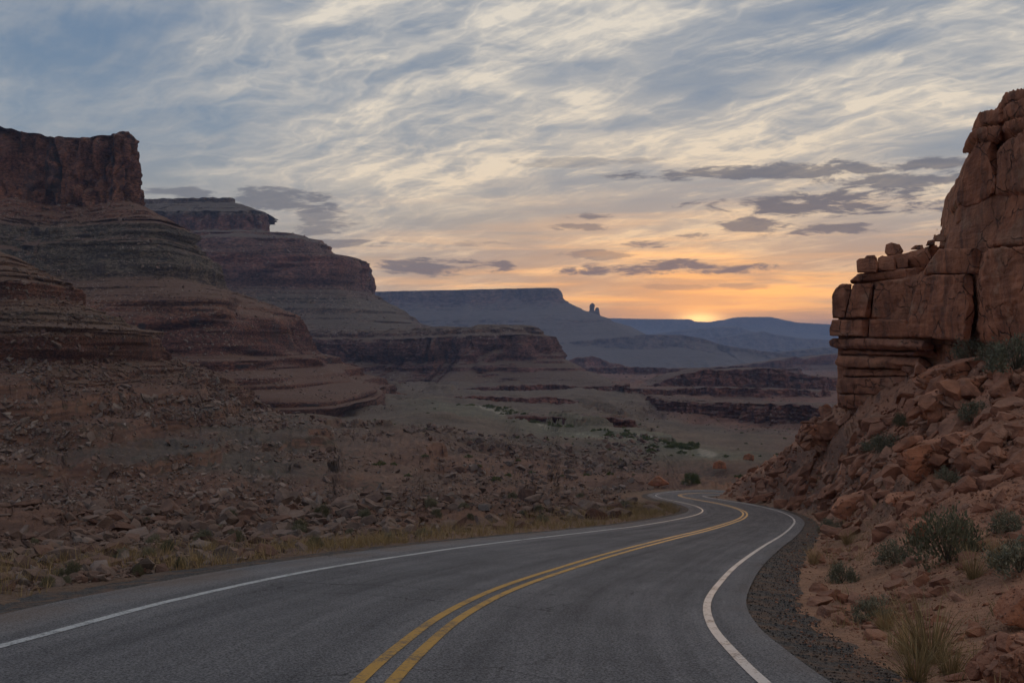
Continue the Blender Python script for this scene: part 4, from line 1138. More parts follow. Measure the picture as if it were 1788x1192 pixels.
# ------------------------------------------------------------------ the sandstone cliff on the right
WALLU = [1440, 1600, 1700, 1790, 1870]; WALLY = [84, 72, 62, 53, 46]
cliff = block('sandstone_cliff', [(1462, 716), (1463, 520), (1500, 488), (1612, 474), (1684, 392), (1694, 300), (1714, 222), (1766, 170), (1880, 152), (1880, 660), (1650, 650), (1600, 710)], M_LEDGE, thick=26, doff=3.4, res=40, amp=.4,
              label='red brown sandstone cliff of stacked blocks right of the road')
cliff['kind'] = 'structure'
CB = cliff.location.copy()
def cblock(outline, name='block', mat=None, **kw):
    b_ = block(name, outline, mat or M_BLOCK, parent=None, tilt=1.0, gap=1.0, **kw)
    b_.parent = cliff
    b_.location = b_.location - CB
    return b_
for ol, kw in [
    ([(1451, 515), (1457, 503), (1466, 494), (1488, 493), (1483, 520), (1475, 555), (1452, 555)], dict(thick=5)),
    ([(1488, 495), (1527, 493), (1525, 510), (1519, 555), (1476, 555), (1482, 525)], dict(thick=5, doff=.15)),
    ([(1527, 503), (1536, 489), (1606, 484), (1604, 515), (1600, 556), (1520, 556)], dict(thick=6, doff=.3)),
    ([(1452, 557), (1518, 557), (1516, 588), (1448, 587), (1447, 575)], dict(thick=5, doff=-.1)),
    ([(1518, 557), (1600, 557), (1602, 591), (1516, 589)], dict(thick=6, doff=.2)),
    ([(1584, 574), (1594, 515), (1608, 484), (1630, 478), (1707, 477), (1706, 540), (1699, 597), (1645, 593), (1586, 588)], dict(thick=7, doff=-1.3, res=40)),
    ([(1611, 479), (1624, 456), (1640, 432), (1722, 430), (1713, 477)], dict(thick=7, doff=-.9)),
    ([(1639, 431), (1658, 406), (1684, 382), (1708, 363), (1769, 333), (1756, 368), (1729, 429)], dict(thick=7, doff=-.2, lean=.25)),
    ([(1756, 368), (1771, 332), (1875, 322), (1875, 428), (1800, 424), (1730, 430)], dict(thick=8, doff=-.6, lean=.2, res=36)),
    ([(1725, 432), (1800, 425), (1875, 428), (1875, 606), (1760, 604), (1702, 600), (1708, 530), (1714, 478)], dict(thick=8, doff=-.2, res=40)),
    ([(1668, 393), (1672, 362), (1680, 350), (1718, 350), (1716, 368)], dict(thick=5, doff=.8)),
    ([(1670, 348), (1675, 328), (1684, 300), (1689, 276), (1701, 258), (1703, 246), (1753, 243), (1748, 290), (1738, 336), (1712, 356), (1688, 360), (1676, 355)], dict(thick=8, doff=.2, res=40)),
    ([(1753, 246), (1763, 236), (1790, 222), (1875, 210), (1875, 318), (1800, 330), (1762, 334), (1739, 336), (1744, 300)], dict(thick=8, doff=-.6, res=36)),
    ([(1691, 241), (1693, 229), (1705, 220), (1753, 214), (1758, 236), (1722, 244)], dict(thick=6, doff=-.3)),
    ([(1707, 197), (1710, 193), (1742, 187), (1756, 182), (1755, 210), (1711, 217)], dict(thick=5, doff=.3)),
    ([(1753, 202), (1757, 177), (1800, 162), (1875, 155), (1875, 192), (1800, 197), (1756, 205)], dict(thick=6, doff=.4)),
    ([(1751, 226), (1756, 207), (1800, 197), (1875, 193), (1875, 216), (1795, 222)], dict(thick=6, doff=-.2)),
    ([(1752, 164), (1760, 157), (1784, 148), (1875, 138), (1875, 160), (1795, 168), (1757, 176)], dict(thick=6, doff=.2)),
    ([(1480, 493), (1497, 478), (1536, 473), (1566, 468), (1606, 466), (1622, 458), (1610, 486), (1540, 490)], dict(thick=7, doff=.9)),
    ([(1522, 476), (1534, 458), (1548, 445), (1580, 440), (1612, 432), (1636, 424), (1648, 428), (1646, 445), (1628, 462), (1600, 474)], dict(thick=6, doff=1.5))]:
    cblock(ol, **kw)
for ol, kw in [
    ([(1446, 594), (1453, 589), (1612, 592), (1640, 600), (1634, 613), (1596, 613), (1460, 609), (1447, 605)], dict(thick=6, doff=-.1)),
    ([(1463, 609), (1600, 612), (1640, 613), (1638, 622), (1463, 620)], dict(thick=6, doff=.9)),
    ([(1456, 631), (1464, 620), (1540, 621), (1610, 623), (1634, 640), (1594, 644), (1474, 643), (1458, 637)], dict(thick=6, doff=.1)),
    ([(1473, 643), (1612, 643), (1618, 658), (1471, 658)], dict(thick=6, doff=1.0)),
    ([(1459, 674), (1463, 664), (1472, 658), (1606, 659), (1612, 672), (1530, 690), (1460, 687)], dict(thick=6, doff=.1)),
    ([(1463, 689), (1560, 686), (1545, 706), (1512, 714), (1470, 713)], dict(thick=5, doff=.4)),
    ([(1636, 600), (1720, 598), (1870, 606), (1870, 640), (1640, 640)], dict(thick=6, doff=2.2))]:
    cblock(ol, name='ledge', mat=M_LEDGE, amp=1.5, res=30, **kw)
# boulders lying on the cliff's lower step
TOPB = [([(1495, 455), (1500, 451), (1531, 450), (1533, 458), (1532, 475), (1497, 475)], 'squat dark boulder balanced on the left end of the cliff step', .2),
        ([(1509, 451), (1513, 446), (1527, 445), (1532, 451)], 'thin flat stone capping the squat boulder on the cliff step', .2),
        ([(1545, 440), (1547, 427), (1556, 423), (1571, 427), (1578, 438), (1572, 445), (1550, 445)], 'pointed round boulder against the sky on the cliff step', 1.2),
        ([(1533, 450), (1540, 446), (1562, 449), (1566, 460), (1564, 472), (1534, 471)], 'blocky pale boulder just below the pointed boulder on the cliff step', .5),
        ([(1566, 452), (1576, 448), (1586, 452), (1586, 466), (1568, 469)], 'small tan boulder right of the blocky pale boulder on the cliff', .7),
        ([(1632, 420), (1634, 411), (1643, 407), (1651, 410), (1650, 421)], 'small round boulder tucked under the upper cliff slab', .9),
        ([(1617, 428), (1620, 420), (1629, 418), (1633, 427)], 'little stone left of the round boulder under the cliff slab', 1.0),
        ([(1590, 434), (1598, 428), (1611, 427), (1613, 435)], 'flat stone on the rubble crest of the cliff step', 1.4)]
for ol, lb, do in TOPB:
    block('boulder', ol, M_BLOCK, thick=max(1.0, (max(p[0] for p in ol) - min(p[0] for p in ol)) / F * 75), doff=do, res=22, label=lb, cat='boulder', rnd=1.0)

# big fallen rocks on the slope below it
def slope_depth(ol):
    b_ = max(ol, key=lambda p: p[1])
    return hit(b_[0], b_[1])[1]
for ol, lb, th in [
    ([(1602, 668), (1614, 653), (1651, 640), (1700, 627), (1730, 622), (1738, 634), (1722, 647), (1676, 668), (1658, 682), (1614, 680)], 'long overhanging red rock snout just below the cliff foot', 3.0),
    ([(1613, 702), (1642, 686), (1698, 661), (1736, 656), (1692, 696), (1675, 712), (1652, 731), (1633, 738), (1616, 730)], 'red overhanging rock directly beneath the long snout', 2.6),
    ([(1393, 775), (1400, 756), (1411, 741), (1462, 742), (1500, 752), (1482, 780), (1440, 784), (1400, 782)], 'dark shadowed rock mass jutting out left on the slope crest', 3.5),
    ([(1579, 801), (1581, 787), (1620, 776), (1666, 766), (1702, 754), (1676, 780), (1661, 813), (1602, 845), (1588, 835)], 'large angular tan block with a flat lit face on the slope', 1.6),
    ([(1668, 797), (1682, 778), (1698, 776), (1710, 799), (1701, 810), (1684, 818), (1668, 811)], 'rounded grey boulder right of the large angular block', .7),
    ([(1459, 849), (1466, 826), (1475, 806), (1518, 775), (1567, 761), (1542, 791), (1496, 816), (1482, 839)], 'long smooth pale slab sloping down toward the road bend', 1.6),
    ([(1503, 839), (1534, 818), (1579, 799), (1582, 816), (1553, 832), (1510, 846)], 'low tan slab between the pale slab and the angular block', 1.2),
    ([(1454, 900), (1469, 876), (1513, 862), (1578, 858), (1572, 873), (1520, 897), (1478, 909)], 'dark overhanging slab above the smooth dirt mound by the bend', 1.6),
    ([(1733, 1180), (1755, 1151), (1786, 1135), (1835, 1128), (1840, 1205), (1730, 1198)], 'brown rock at the bottom right corner of the view', .5),
    ([(1752, 1090), (1768, 1062), (1795, 1040), (1830, 1030), (1835, 1085), (1790, 1096)], 'leaning dark red slab at the right edge above the corner rock', .5),
    ([(1548, 880), (1562, 868), (1610, 862), (1640, 866), (1622, 882), (1570, 890)], 'flat rock under the large angular block beside the dark slab', 1.0),
    ([(1588, 925), (1600, 912), (1618, 910), (1622, 935), (1600, 945)], 'upright rounded rock beside the tall shrub on the bank', .5),
    ([(1560, 1046), (1580, 1034), (1604, 1030), (1600, 1042), (1566, 1052)], 'long thin red slab half buried in the dirt bank', .4),
    ([(1715, 770), (1745, 752), (1785, 742), (1790, 756), (1740, 776)], 'tilted thin slab high on the right slope', .8),
    ([(1700, 810), (1740, 792), (1788, 775), (1800, 790), (1735, 818)], 'long tilted red slab right of the rounded grey boulder', .8),
    ([(1130, 846), (1140, 836), (1149, 830), (1158, 836), (1170, 845), (1150, 850)], 'low pointed red rock on the crest beyond the road bend', 2.0),
    ([(1244, 818), (1246, 808), (1256, 803), (1267, 808), (1269, 819)], 'round dark boulder on the crest left of the slope', 1.6),
    ([(1297, 802), (1299, 794), (1308, 791), (1317, 795), (1316, 804)], 'small round boulder on the crest right of the dark boulder', 1.4)]:
    block('rock', ol, M_BLOCK, thick=th, depth=slope_depth(ol) - .25 * th, res=30, push=(.15, 1.0), amp=1.1, label=lb, cat='rock')
print('cliff', round(time.time() - T0, 1))

# ------------------------------------------------------------------ loose rocks: sight the land from above the road and drop them where they lie
bpy.context.view_layer.update()
dg = bpy.context.evaluated_depsgraph_get()
OKN = ('right_shoulder', 'valley_bench', 'left_spur', 'valley_floor', 'left_hillside', 'right_hillside', 'left_butte', 'stepped_mesa', 'low_bench', 'rubble_hill', 'valley_ledge', 'red_knoll', 'mid_terrace', 'rock', 'pale_rise')
def sight(n, u0, u1, v0, v1, seed):
    r = np.random.default_rng(seed)
    out = []
    for k in range(n):
        u = r.uniform(u0, u1); v = r.uniform(v0, v1)
        d = Vector(((u - UC) / F, 1.0, -(v - VC) / F)).normalized()
        ok, loc, nor, _, ob, _ = scene.ray_cast(dg, (0, 0, 0), d)
        if ok and ob.name.split('.')[0] in OKN:
            out.append((loc.x, loc.y, loc.z, nor.x, nor.y, nor.z, u, v))
    return np.array(out)

def frames(nrm, r, tilt=.35):
    """random rotation matrices with z near the surface normal (halfway to upright)"""
    n = len(nrm)
    zax = nrm * .6 + np.array([0, 0, .4]) + r.normal(size=(n, 3)) * tilt
    zax /= np.linalg.norm(zax, axis=1)[:, None]
    a = r.normal(size=(n, 3))
    xax = np.cross(a, zax); xax /= np.linalg.norm(xax, axis=1)[:, None]
    yax = np.cross(zax, xax)
    return np.stack([xax, yax, zax], 2)

PROTO_S = [rock_shape(1, 100 + k, (1, r_, h_), 6, .03) for k, (r_, h_) in enumerate([(.8, .45), (.6, .35), (.9, .7), (.7, .28), (.85, .5), (.5, .3)])]
PROTO_T = []
for k in range(6):
    bm = bmesh.new()
    r_ = np.random.default_rng(50 + k)
    for q in r_.normal(size=(9, 3)):
        q = q / np.linalg.norm(q) * np.array([1, .75, .45 + .2 * (k % 3)])
        bm.verts.new(q)
    bmesh.ops.convex_hull(bm, input=bm.verts[:])
    bm.verts.ensure_lookup_table(); bm.verts.index_update()
    loose = [v for v in bm.verts if not v.link_faces]
    bmesh.ops.delete(bm, geom=loose, context='VERTS'); bm.verts.index_update()
    bmesh.ops.triangulate(bm, faces=bm.faces[:])
    PROTO_T.append((np.array([v.co[:] for v in bm.verts]), np.array([[v.index for v in q.verts] for q in bm.faces])))
    bm.free()

def rubble(name, pts, sizes, mat, protos, seed, label, cat='rubble', sink=.25):
    r = np.random.default_rng(seed)
    R = frames(pts[:, 3:6], r)
    Vs, Fs, base = [], [], 0
    which = r.integers(0, len(protos), len(pts))
    for k, (pv, pf) in enumerate(protos):
        i = np.where(which == k)[0]
        if not len(i): continue
        sc = sizes[i][:, None] * r.uniform(.7, 1.3, (len(i), 3))
        q = np.einsum('nij,nvj->nvi', R[i], pv[None] * sc[:, None, :])
        q = q + pts[i, None, :3] + pts[i, None, 3:6] * (sizes[i] * (.35 - sink))[:, None, None]
        Vs.append(q.reshape(-1, 3))
        f = pf[None] + (np.arange(len(i)) * len(pv))[:, None, None] + base
        Fs.append(f.reshape(-1, 3)); base += len(i) * len(pv)
    me = mesh_np(name, np.vstack(Vs), np.vstack(Fs), smooth=False)
    return obj(name, me, mat, kind='stuff', label=label, cat=cat)

def dens(p, sc, lo, hi, z=0.0):
    """keep rocks in streams and patches"""
    k = sstep(fbm(p[:, 0] / sc, p[:, 1] / sc, z + p[:, 2] / sc, 4, .6), lo, hi)
    return k > np.random.default_rng(3).random(len(p))

def sizes_for(p, px0, px1, r, power=2.2):
    """sizes (half length, m) following a power law between two apparent sizes at each distance"""
    t = r.random(len(p))
    a, b_ = px0, px1
    e = 1 - power
    px = (a ** e + t * (b_ ** e - a ** e)) ** (1 / e)
    return px / F * p[:, 1]

r0 = np.random.default_rng(11)
BOULDER = [rock_shape(3, 300 + k, (1, r_, h_), 11, .035) for k, (r_, h_) in enumerate([(.8, .5), (.65, .4), (.9, .75), (.7, .32), (.85, .55), (.6, .6)])]
def boulder_meshes(mat, tag):
    ms = []
    for k, (v_, f_) in enumerate(BOULDER):
        me = mesh_np('boulder_' + tag, v_, f_, smooth=False); me.materials.append(mat); ms.append(me)
    return ms
BM_R, BM_G = boulder_meshes(M_BOULR, 'red'), boulder_meshes(M_BOULG, 'grey')
from mathutils import Matrix
def scatter_boulders(p, sizes, meshes, group, label, name='boulder'):
    r = np.random.default_rng(5)
    R = frames(p[:, 3:6], r, .25)
    rank = np.argsort(np.argsort(-sizes * F / p[:, 1])) / len(p)
    for i in range(len(p)):
        o = obj(name, meshes[int(r.integers(0, len(meshes)))], label=('large ' if rank[i] < .25 else 'medium ' if rank[i] < .6 else 'small ') + label(p[i]), cat='boulder', group=group)
        s_ = sizes[i]
        sc = Matrix.Diagonal((*(s_ * r.uniform(.8, 1.2, 3)), 1.0))
        o.matrix_world = Matrix.Translation(Vector(p[i, :3]) + Vector(p[i, 3:6]) * s_ * .12) @ Matrix(R[i].tolist()).to_4x4() @ sc

# left of the road
pl = sight(36000, 0, 1150, 690, 1040, 21)
o_, _ = road_near(pl[:, 0], pl[:, 1])
pl = pl[np.abs(o_) > 6.6]
near = pl[(pl[:, 1] < 100)]
far_ = pl[(pl[:, 1] >= 100) & (pl[:, 1] < 520)]
nk = near[dens(near, 9, -.35, .40)]
sz = sizes_for(nk, 2.2, 30, r0, 2.3)
big = np.argsort(-sz)[:130]
scatter_boulders(nk[big], np.minimum(sz[big], 1.2), BM_G, 'boulders beside the road on the left', lambda q: 'weathered boulder in the ' + ('upper' if q[7] < 870 else 'middle' if q[7] < 930 else 'lower') + ' roadside rubble ' + ('at the left edge' if q[6] < 150 else 'near the left edge' if q[6] < 320 else 'left of the centre line' if q[6] < 560 else 'beside the left white line' if q[6] < 800 else 'inside the road bend'))
rest = np.delete(np.arange(len(nk)), big)
px_ = sz[rest] * F / nk[rest][:, 1]
rubble('rubble', nk[rest][px_ > 7], sz[rest][px_ > 7], M_RUBG, PROTO_S, 31, 'grey and red loose stones covering the slope left of the road')
rubble('rubble', nk[rest][px_ <= 7], sz[rest][px_ <= 7], M_RUBG, PROTO_T, 36, 'small stones between the boulders left of the road')
fk = far_[dens(far_, 30, -.38, .32, 2.0)]
sz = sizes_for(fk, 1.6, 13, r0, 2.5)
big = np.argsort(-sz)[:90]
scatter_boulders(fk[big], sz[big], BM_G, 'boulders on the middle slope at left', lambda q: 'pale boulder ' + ('high' if q[7] < 770 else 'low') + ' in the rock fall ' + ('under the left spur' if q[6] < 300 else 'on the mid left slope' if q[6] < 620 else 'on the orange earth' if q[6] < 850 else 'at the valley mouth'))
rest = np.delete(np.arange(len(fk)), big)
rubble('rubble', fk[rest], sz[rest], M_RUBP, PROTO_T, 32, 'pale grey rock fall streaming down the middle of the left slope')
# talus on the spur above
ps = np.vstack([sight(8000, 0, 700, 470, 640, 29), sight(10000, 0, 720, 630, 745, 30)])
ps = ps[(ps[:, 1] < 520) & (ps[:, 5] > .3)]
sk_ = ps[dens(ps, 26, -.35, .35, 3.0)]
rubble('rubble', sk_, sizes_for(sk_, 1.5, 10, r0, 2.35), M_RUBG, PROTO_T, 39, 'broken stones on the talus of the near left spur')
# higher up the spur and the butte
ph = sight(13000, 0, 760, 350, 720, 23)
ph = ph[(ph[:, 5] > .35)]
hk = ph[dens(ph, 50, -.25, .35, 5.0)]
rubble('rubble', hk, sizes_for(hk, 1.2, 4.5, r0, 2.6), M_RUBP, PROTO_T, 33, 'scattered pale stones on the upper slopes of the butte')
# valley hills
pv_ = sight(3600, 1060, 1470, 645, 780, 25)
pv_ = pv_[(pv_[:, 1] > 400) & (pv_[:, 5] > .3)]
vk = pv_[dens(pv_, 110, -.2, .35, 5.0)]
rubble('rubble', vk, sizes_for(vk, 1.0, 3.2, r0, 2.6), M_RUBP, PROTO_T, 34, 'pale stones strewn over the red valley hills')
# right bank
prt = sight(23600, 1120, 1860, 640, 1190, 27)
o_, _ = road_near(prt[:, 0], prt[:, 1])
prt0 = prt; prt = prt[(o_ > 3.9) & (prt[:, 1] < 170)]
rk = prt[(o_[(o_ > 3.9) & (prt0[:, 1] < 170)] > 4.6) & dens(prt, 7, -.35, .40)]
sz = sizes_for(rk, 2.2, 34, r0, 2.15)
sz = np.minimum(sz, np.where(rk[:, 1] < 25, .26, 1.4))
big = np.argsort(-sz * F / rk[:, 1])[:130]
scatter_boulders(rk[big], sz[big], BM_R, 'rocks on the right bank', lambda q: 'loose red rock ' + ('on the crest beyond the road bend' if q[6] < 1300 else 'on the crest just left of the slope' if q[6] < 1390 else 'close under the stacked cliff end' if q[6] < 1560 and q[7] < 790 else 'between the cliff end and the road bend' if q[6] < 1560 and q[7] < 920 else 'on the dirt bank near the gravel shoulder' if q[7] > 960 and q[6] < 1640 else 'on the dirt bank at the right edge' if q[7] > 960 else 'left of the large angular block' if q[6] < 1640 else 'high up right of the overhanging snout' if q[7] < 760 else 'right of the large angular block' if q[7] < 860 else 'below the large angular block'), name='loose_rock')
rest = np.delete(np.arange(len(rk)), big)
px_ = sz[rest] * F / rk[rest][:, 1]
rubble('rubble', rk[rest][px_ > 7], sz[rest][px_ > 7], M_RUBR, PROTO_S, 35, 'red stones covering the slope below the cliff on the right')
rubble('rubble', rk[rest][px_ <= 7], sz[rest][px_ <= 7], M_RUBR, PROTO_T, 37, 'red rock chips between the stones on the right slope')
ck_ = prt[np.random.default_rng(4).random(len(prt)) < .4]
rubble('rubble', ck_, sizes_for(ck_, 1.3, 5, r0, 2.8), M_RUBR, PROTO_T, 38, 'fine red chips littering the dirt bank on the right')
print('rocks', round(time.time() - T0, 1))

# ------------------------------------------------------------------ plants
def blades(n, r, length, width, spread, droop, base_r, seg=3):
    """curved grass blades fanning out of one root"""
    Vs, Fs = [], []; b0 = 0
    for k in range(n):
        a = r.uniform(0, 2 * np.pi); t = abs(r.normal(0, spread)); L = length * r.uniform(.45, 1.0)
        root = np.array([np.cos(a), np.sin(a), 0]) * base_r * np.sqrt(r.random())
        dirn = np.array([np.cos(a) * np.sin(t), np.sin(a) * np.sin(t), np.cos(t)])
        side = np.cross(dirn, r.normal(size=3)); side /= np.linalg.norm(side)
        p = root.copy(); w = width * r.uniform(.6, 1.2)
        for s_ in range(seg + 1):
            f = s_ / seg
            if s_ < seg:
                Vs += [p - side * w * (1 - f * .8), p + side * w * (1 - f * .8)]
            else:
                Vs += [p]
            p = p + dirn * L / seg
            dirn = dirn + np.array([np.cos(a) * droop * .5, np.sin(a) * droop * .5, -droop]) / seg
            dirn /= np.linalg.norm(dirn)
        for s_ in range(seg - 1):
            i = b0 + 2 * s_
            Fs += [(i, i + 1, i + 3), (i, i + 3, i + 2)]
        i = b0 + 2 * (seg - 1)
        Fs.append((i, i + 1, i + 2))
        b0 += 2 * seg + 1
    return np.array(Vs), np.array(Fs)

def foliage(n, r, clumps, rad, h, leaf, upright=0.3):
    """leaf-sized faces gathered in clumps through a dome, with gaps between them"""
    c = r.normal(size=(clumps, 3)); c /= np.linalg.norm(c, axis=1)[:, None]
    c[:, 2] = np.abs(c[:, 2])
    c *= (r.uniform(.35, 1.0, clumps) ** .6)[:, None]
    c = c * np.array([rad, rad, h]) + np.array([0, 0, h * .12])
    w = r.integers(0, clumps, n)
    p = c[w] + r.normal(size=(n, 3)) * np.array([rad, rad, h]) * .13
    p[:, 2] = np.abs(p[:, 2]); p += r.normal(size=p.shape) * rad * .03
    d = r.normal(size=(n, 3)) + np.array([0, 0, upright * 3]) + (p / (np.linalg.norm(p, axis=1)[:, None] + .01)) * 1.0
    d /= np.linalg.norm(d, axis=1)[:, None]
    s_ = np.cross(d, r.normal(size=(n, 3))); s_ /= np.linalg.norm(s_, axis=1)[:, None]
    L = leaf * r.uniform(.5, 1.3, n)[:, None]
    Vs = np.stack([p - s_ * L * .22, p + s_ * L * .22, p + d * L], 1).reshape(-1, 3)
    return Vs, np.arange(n * 3).reshape(-1, 3)

def stems(n, r, rad, h, w):
    Vs, Fs = [], []
    for k in range(n):
        a = r.uniform(0, 2 * np.pi); q = r.uniform(.2, .9)
        tip = np.array([np.cos(a) * rad * q, np.sin(a) * rad * q, h * r.uniform(.5, .95)])
        midp = tip * np.array([.35, .35, .55]) + r.normal(size=3) * .03 * h
        pts = [np.zeros(3), midp, tip]
        b0 = len(Vs)
        for j, pt in enumerate(pts):
            ww = w * (1 - .4 * j)
            for m_ in range(3):
                an = 2.094 * m_
                Vs.append(pt + np.array([np.cos(an), np.sin(an), 0]) * ww)
        for j in range(2):
            for m_ in range(3):
                i0, i1 = b0 + 3 * j + m_, b0 + 3 * j + (m_ + 1) % 3
                Fs += [(i0, i1, i1 + 3), (i0, i1 + 3, i0 + 3)]
    return np.array(Vs), np.array(Fs)

SHRUBS = {}
for kind, mat, args in (('sage', M_SAGE, dict(n=2200, clumps=40, rad=.55, h=.62, leaf=.075)),
                        ('green', M_GREEN, dict(n=3000, clumps=40, rad=.62, h=.7, leaf=.085, upright=.6)),
                        ('dark', M_DARKG, dict(n=2100, clumps=60, rad=.6, h=.8, leaf=.085, upright=1.0)),
                        ('small', M_GREEN, dict(n=420, clumps=16, rad=.75, h=.5, leaf=.22))):
    variants = []
    for k in range(3):
        r = np.random.default_rng(700 + k + len(kind) * 13)
        lv = mesh_np('foliage_' + kind, *foliage(r=r, **args), smooth=False); lv.materials.append(mat)
        sm = mesh_np('stem_' + kind, *stems(26 if kind != 'small' else 4, r, args['rad'] * 1.25, args['h'] * 1.35, .009 if kind != 'small' else .03), smooth=True); sm.materials.append(M_TWIG)
        variants.append((lv, sm))
    SHRUBS[kind] = variants
nshrub = [0]
def shrub(kind, x, y, z, s, label, group=None, name='shrub'):
    e = bpy.data.objects.new(name, None); COL.objects.link(e)
    e['label'] = label; e['category'] = 'shrub'
    if group: e['group'] = group
    e.empty_display_size = .1
    e.location = (x, y, z - .03 * s)
    e.rotation_euler = (0, 0, random.uniform(0, 6.28)); q = s * random.uniform(.9, 1.1)
    e.scale = (q, q, s * random.uniform(.85, 1.1))
    lv, sm = SHRUBS[kind][nshrub[0] % 3]; nshrub[0] += 1
    obj('foliage', lv, parent=e); obj('stem', sm, parent=e)
    return e

# shrubs one can point at on the right slope: (u, v of its foot, width in photo pixels)
for u, v, w, kind, lb in [
    (1772, 655, 100, 'sage', 'large grey green bush under the cliff at the right edge'),
    (1700, 628, 75, 'sage', 'grey green bush against the cliff foot left of the large bush'),
    (1735, 630, 60, 'sage', 'grey bush between the cliff foot and the large bush'),
    (1704, 735, 62, 'sage', 'grey sagebrush on the slope right of the overhanging rocks'),
    (1540, 790, 62, 'sage', 'grey sagebrush growing on the long pale slab'),
    (1655, 850, 48, 'sage', 'small grey sagebrush at the foot of the large angular block'),
    (1572, 750, 26, 'dark', 'tiny dark bush above the long pale slab'),
    (1655, 985, 120, 'dark', 'tall dark bush in the middle of the right bank'),
    (1560, 985, 70, 'sage', 'low grey spreading bush left of the tall dark bush on the bank'),
    (1470, 1018, 60, 'sage', 'wispy grey bush low on the bank near the road shoulder'),
    (1525, 1085, 74, 'sage', 'upright grey bush above the dry grass clump'),
    (1760, 930, 70, 'sage', 'grey bush near the right edge of the bank'),
    (1452, 930, 44, 'sage', 'grey bush at the foot of the slope outside the road bend'),
    (1208, 846, 30, 'green', 'bright green bush on the crest beyond the road bend'),
    (1780, 1000, 110, 'sage', 'straggly grey bush at the right edge of the bank')]:
    x, y, z = hit(u, v)
    shrub(kind, x, y, z, w / F * y / 1.15, lb)
# along the left verge and inside the bend
r = np.random.default_rng(77)
cand = sight(900, 0, 1230, 860, 1060, 41)
o_, _ = road_near(cand[:, 0], cand[:, 1])
cand = cand[(o_ < -6.6) & (o_ > -26) & (cand[:, 1] > 11)][:48]
for p in cand:
    k = ('dark', 'sage', 'sage')[int(r.integers(0, 3))]
    s_ = float(np.clip(r.uniform(12, 28) / F * p[1], .2, .8))
    shrub(k, p[0], p[1], p[2], s_, ('grey ' if k == 'sage' else 'olive ') + 'low scrub bush left of the road ' + ('at the left edge' if p[6] < 250 else 'before mid verge' if p[6] < 550 else 'past mid verge' if p[6] < 850 else 'inside the road bend') + (' near asphalt' if p[7] > 950 else ' among rocks'), 'scrub along the left side of the road', 'scrub_bush')
# green bushes lining the pale wash, and scrub dotting the valley
nb = 0
for pts, wd in WASH:
    for (ax, ay), (bx, by) in zip(pts[:-1], pts[1:]):
        for k in range(int(np.hypot(bx - ax, by - ay) / (5.0 if pts is WASH[0][0] else 3.2))):
            t = r.random(); x = ax + (bx - ax) * t + r.normal() * 5 + (-9 if pts is WASH[1][0] else 9); y = ay + (by - ay) * t + r.normal() * 7
            shrub('small', x, y, gz1(x, y), r.uniform(1.2, 3.4), 'green bush lining the ' + ('far ' if y > 600 else 'middle ' if y > 500 else 'near ') + ('left branch' if pts is WASH[0][0] else 'right branch') + ' of the pale wash on the valley floor', 'bushes along the wash', 'wash_bush'); nb += 1
cand = sight(1500, 650, 1420, 660, 840, 43)
cand = cand[(cand[:, 1] > 230) & (cand[:, 1] < 1300)][:90]
for p in cand:
    shrub('small', p[0], p[1], p[2], r.uniform(.7, 1.7), 'dark scrub bush on the valley floor ' + ('far back ' if p[1] > 700 else 'midway ' if p[1] > 400 else 'near the crest ') + ('to the left' if p[6] < 900 else 'in the centre' if p[6] < 1150 else 'to the right'), 'scrub on the valley floor', 'valley_bush')
print('shrubs', nb, round(time.time() - T0, 1))

# dry grass clumps at lower right
TUFT = []
for k in range(4):
    me = mesh_np('grass_tuft', *blades(170, np.random.default_rng(60 + k), .52, .0035, .42, .55, .07), smooth=False); me.materials.append(M_STRAW); TUFT.append(me)
for i, (u, v, w, lb) in enumerate([(1625, 1158, 150, 'large pale dry grass clump at the foot of the right bank'), (1585, 1140, 100, 'dry grass clump left of the large pale clump'), (1660, 1180, 90, 'dry grass clump right of the large pale clump'),
                                   (1545, 1100, 70, 'thin dry grass clump near the gravel shoulder'), (1700, 1010, 70, 'yellowish grass clump beside the tall dark bush'), (1740, 985, 80, 'loose grass clump near the right edge of the bank'),
                                   (1600, 1188, 110, 'dry grass clump at the bottom edge of the view'), (1480, 950, 40, 'small grass clump on the smooth dirt mound'), (1420, 985, 45, 'grass clump on the bank beside the road bend')]):
    x, y, z = hit(u, v)
    o = obj('grass_tuft', TUFT[i % 4], label=lb, cat='grass')
    o.location = (x, y, z - .01); s_ = w / F * y / .5
    o.scale = (s_, s_, s_ * .95); o.rotation_euler = (0, 0, random.uniform(0, 6.28))
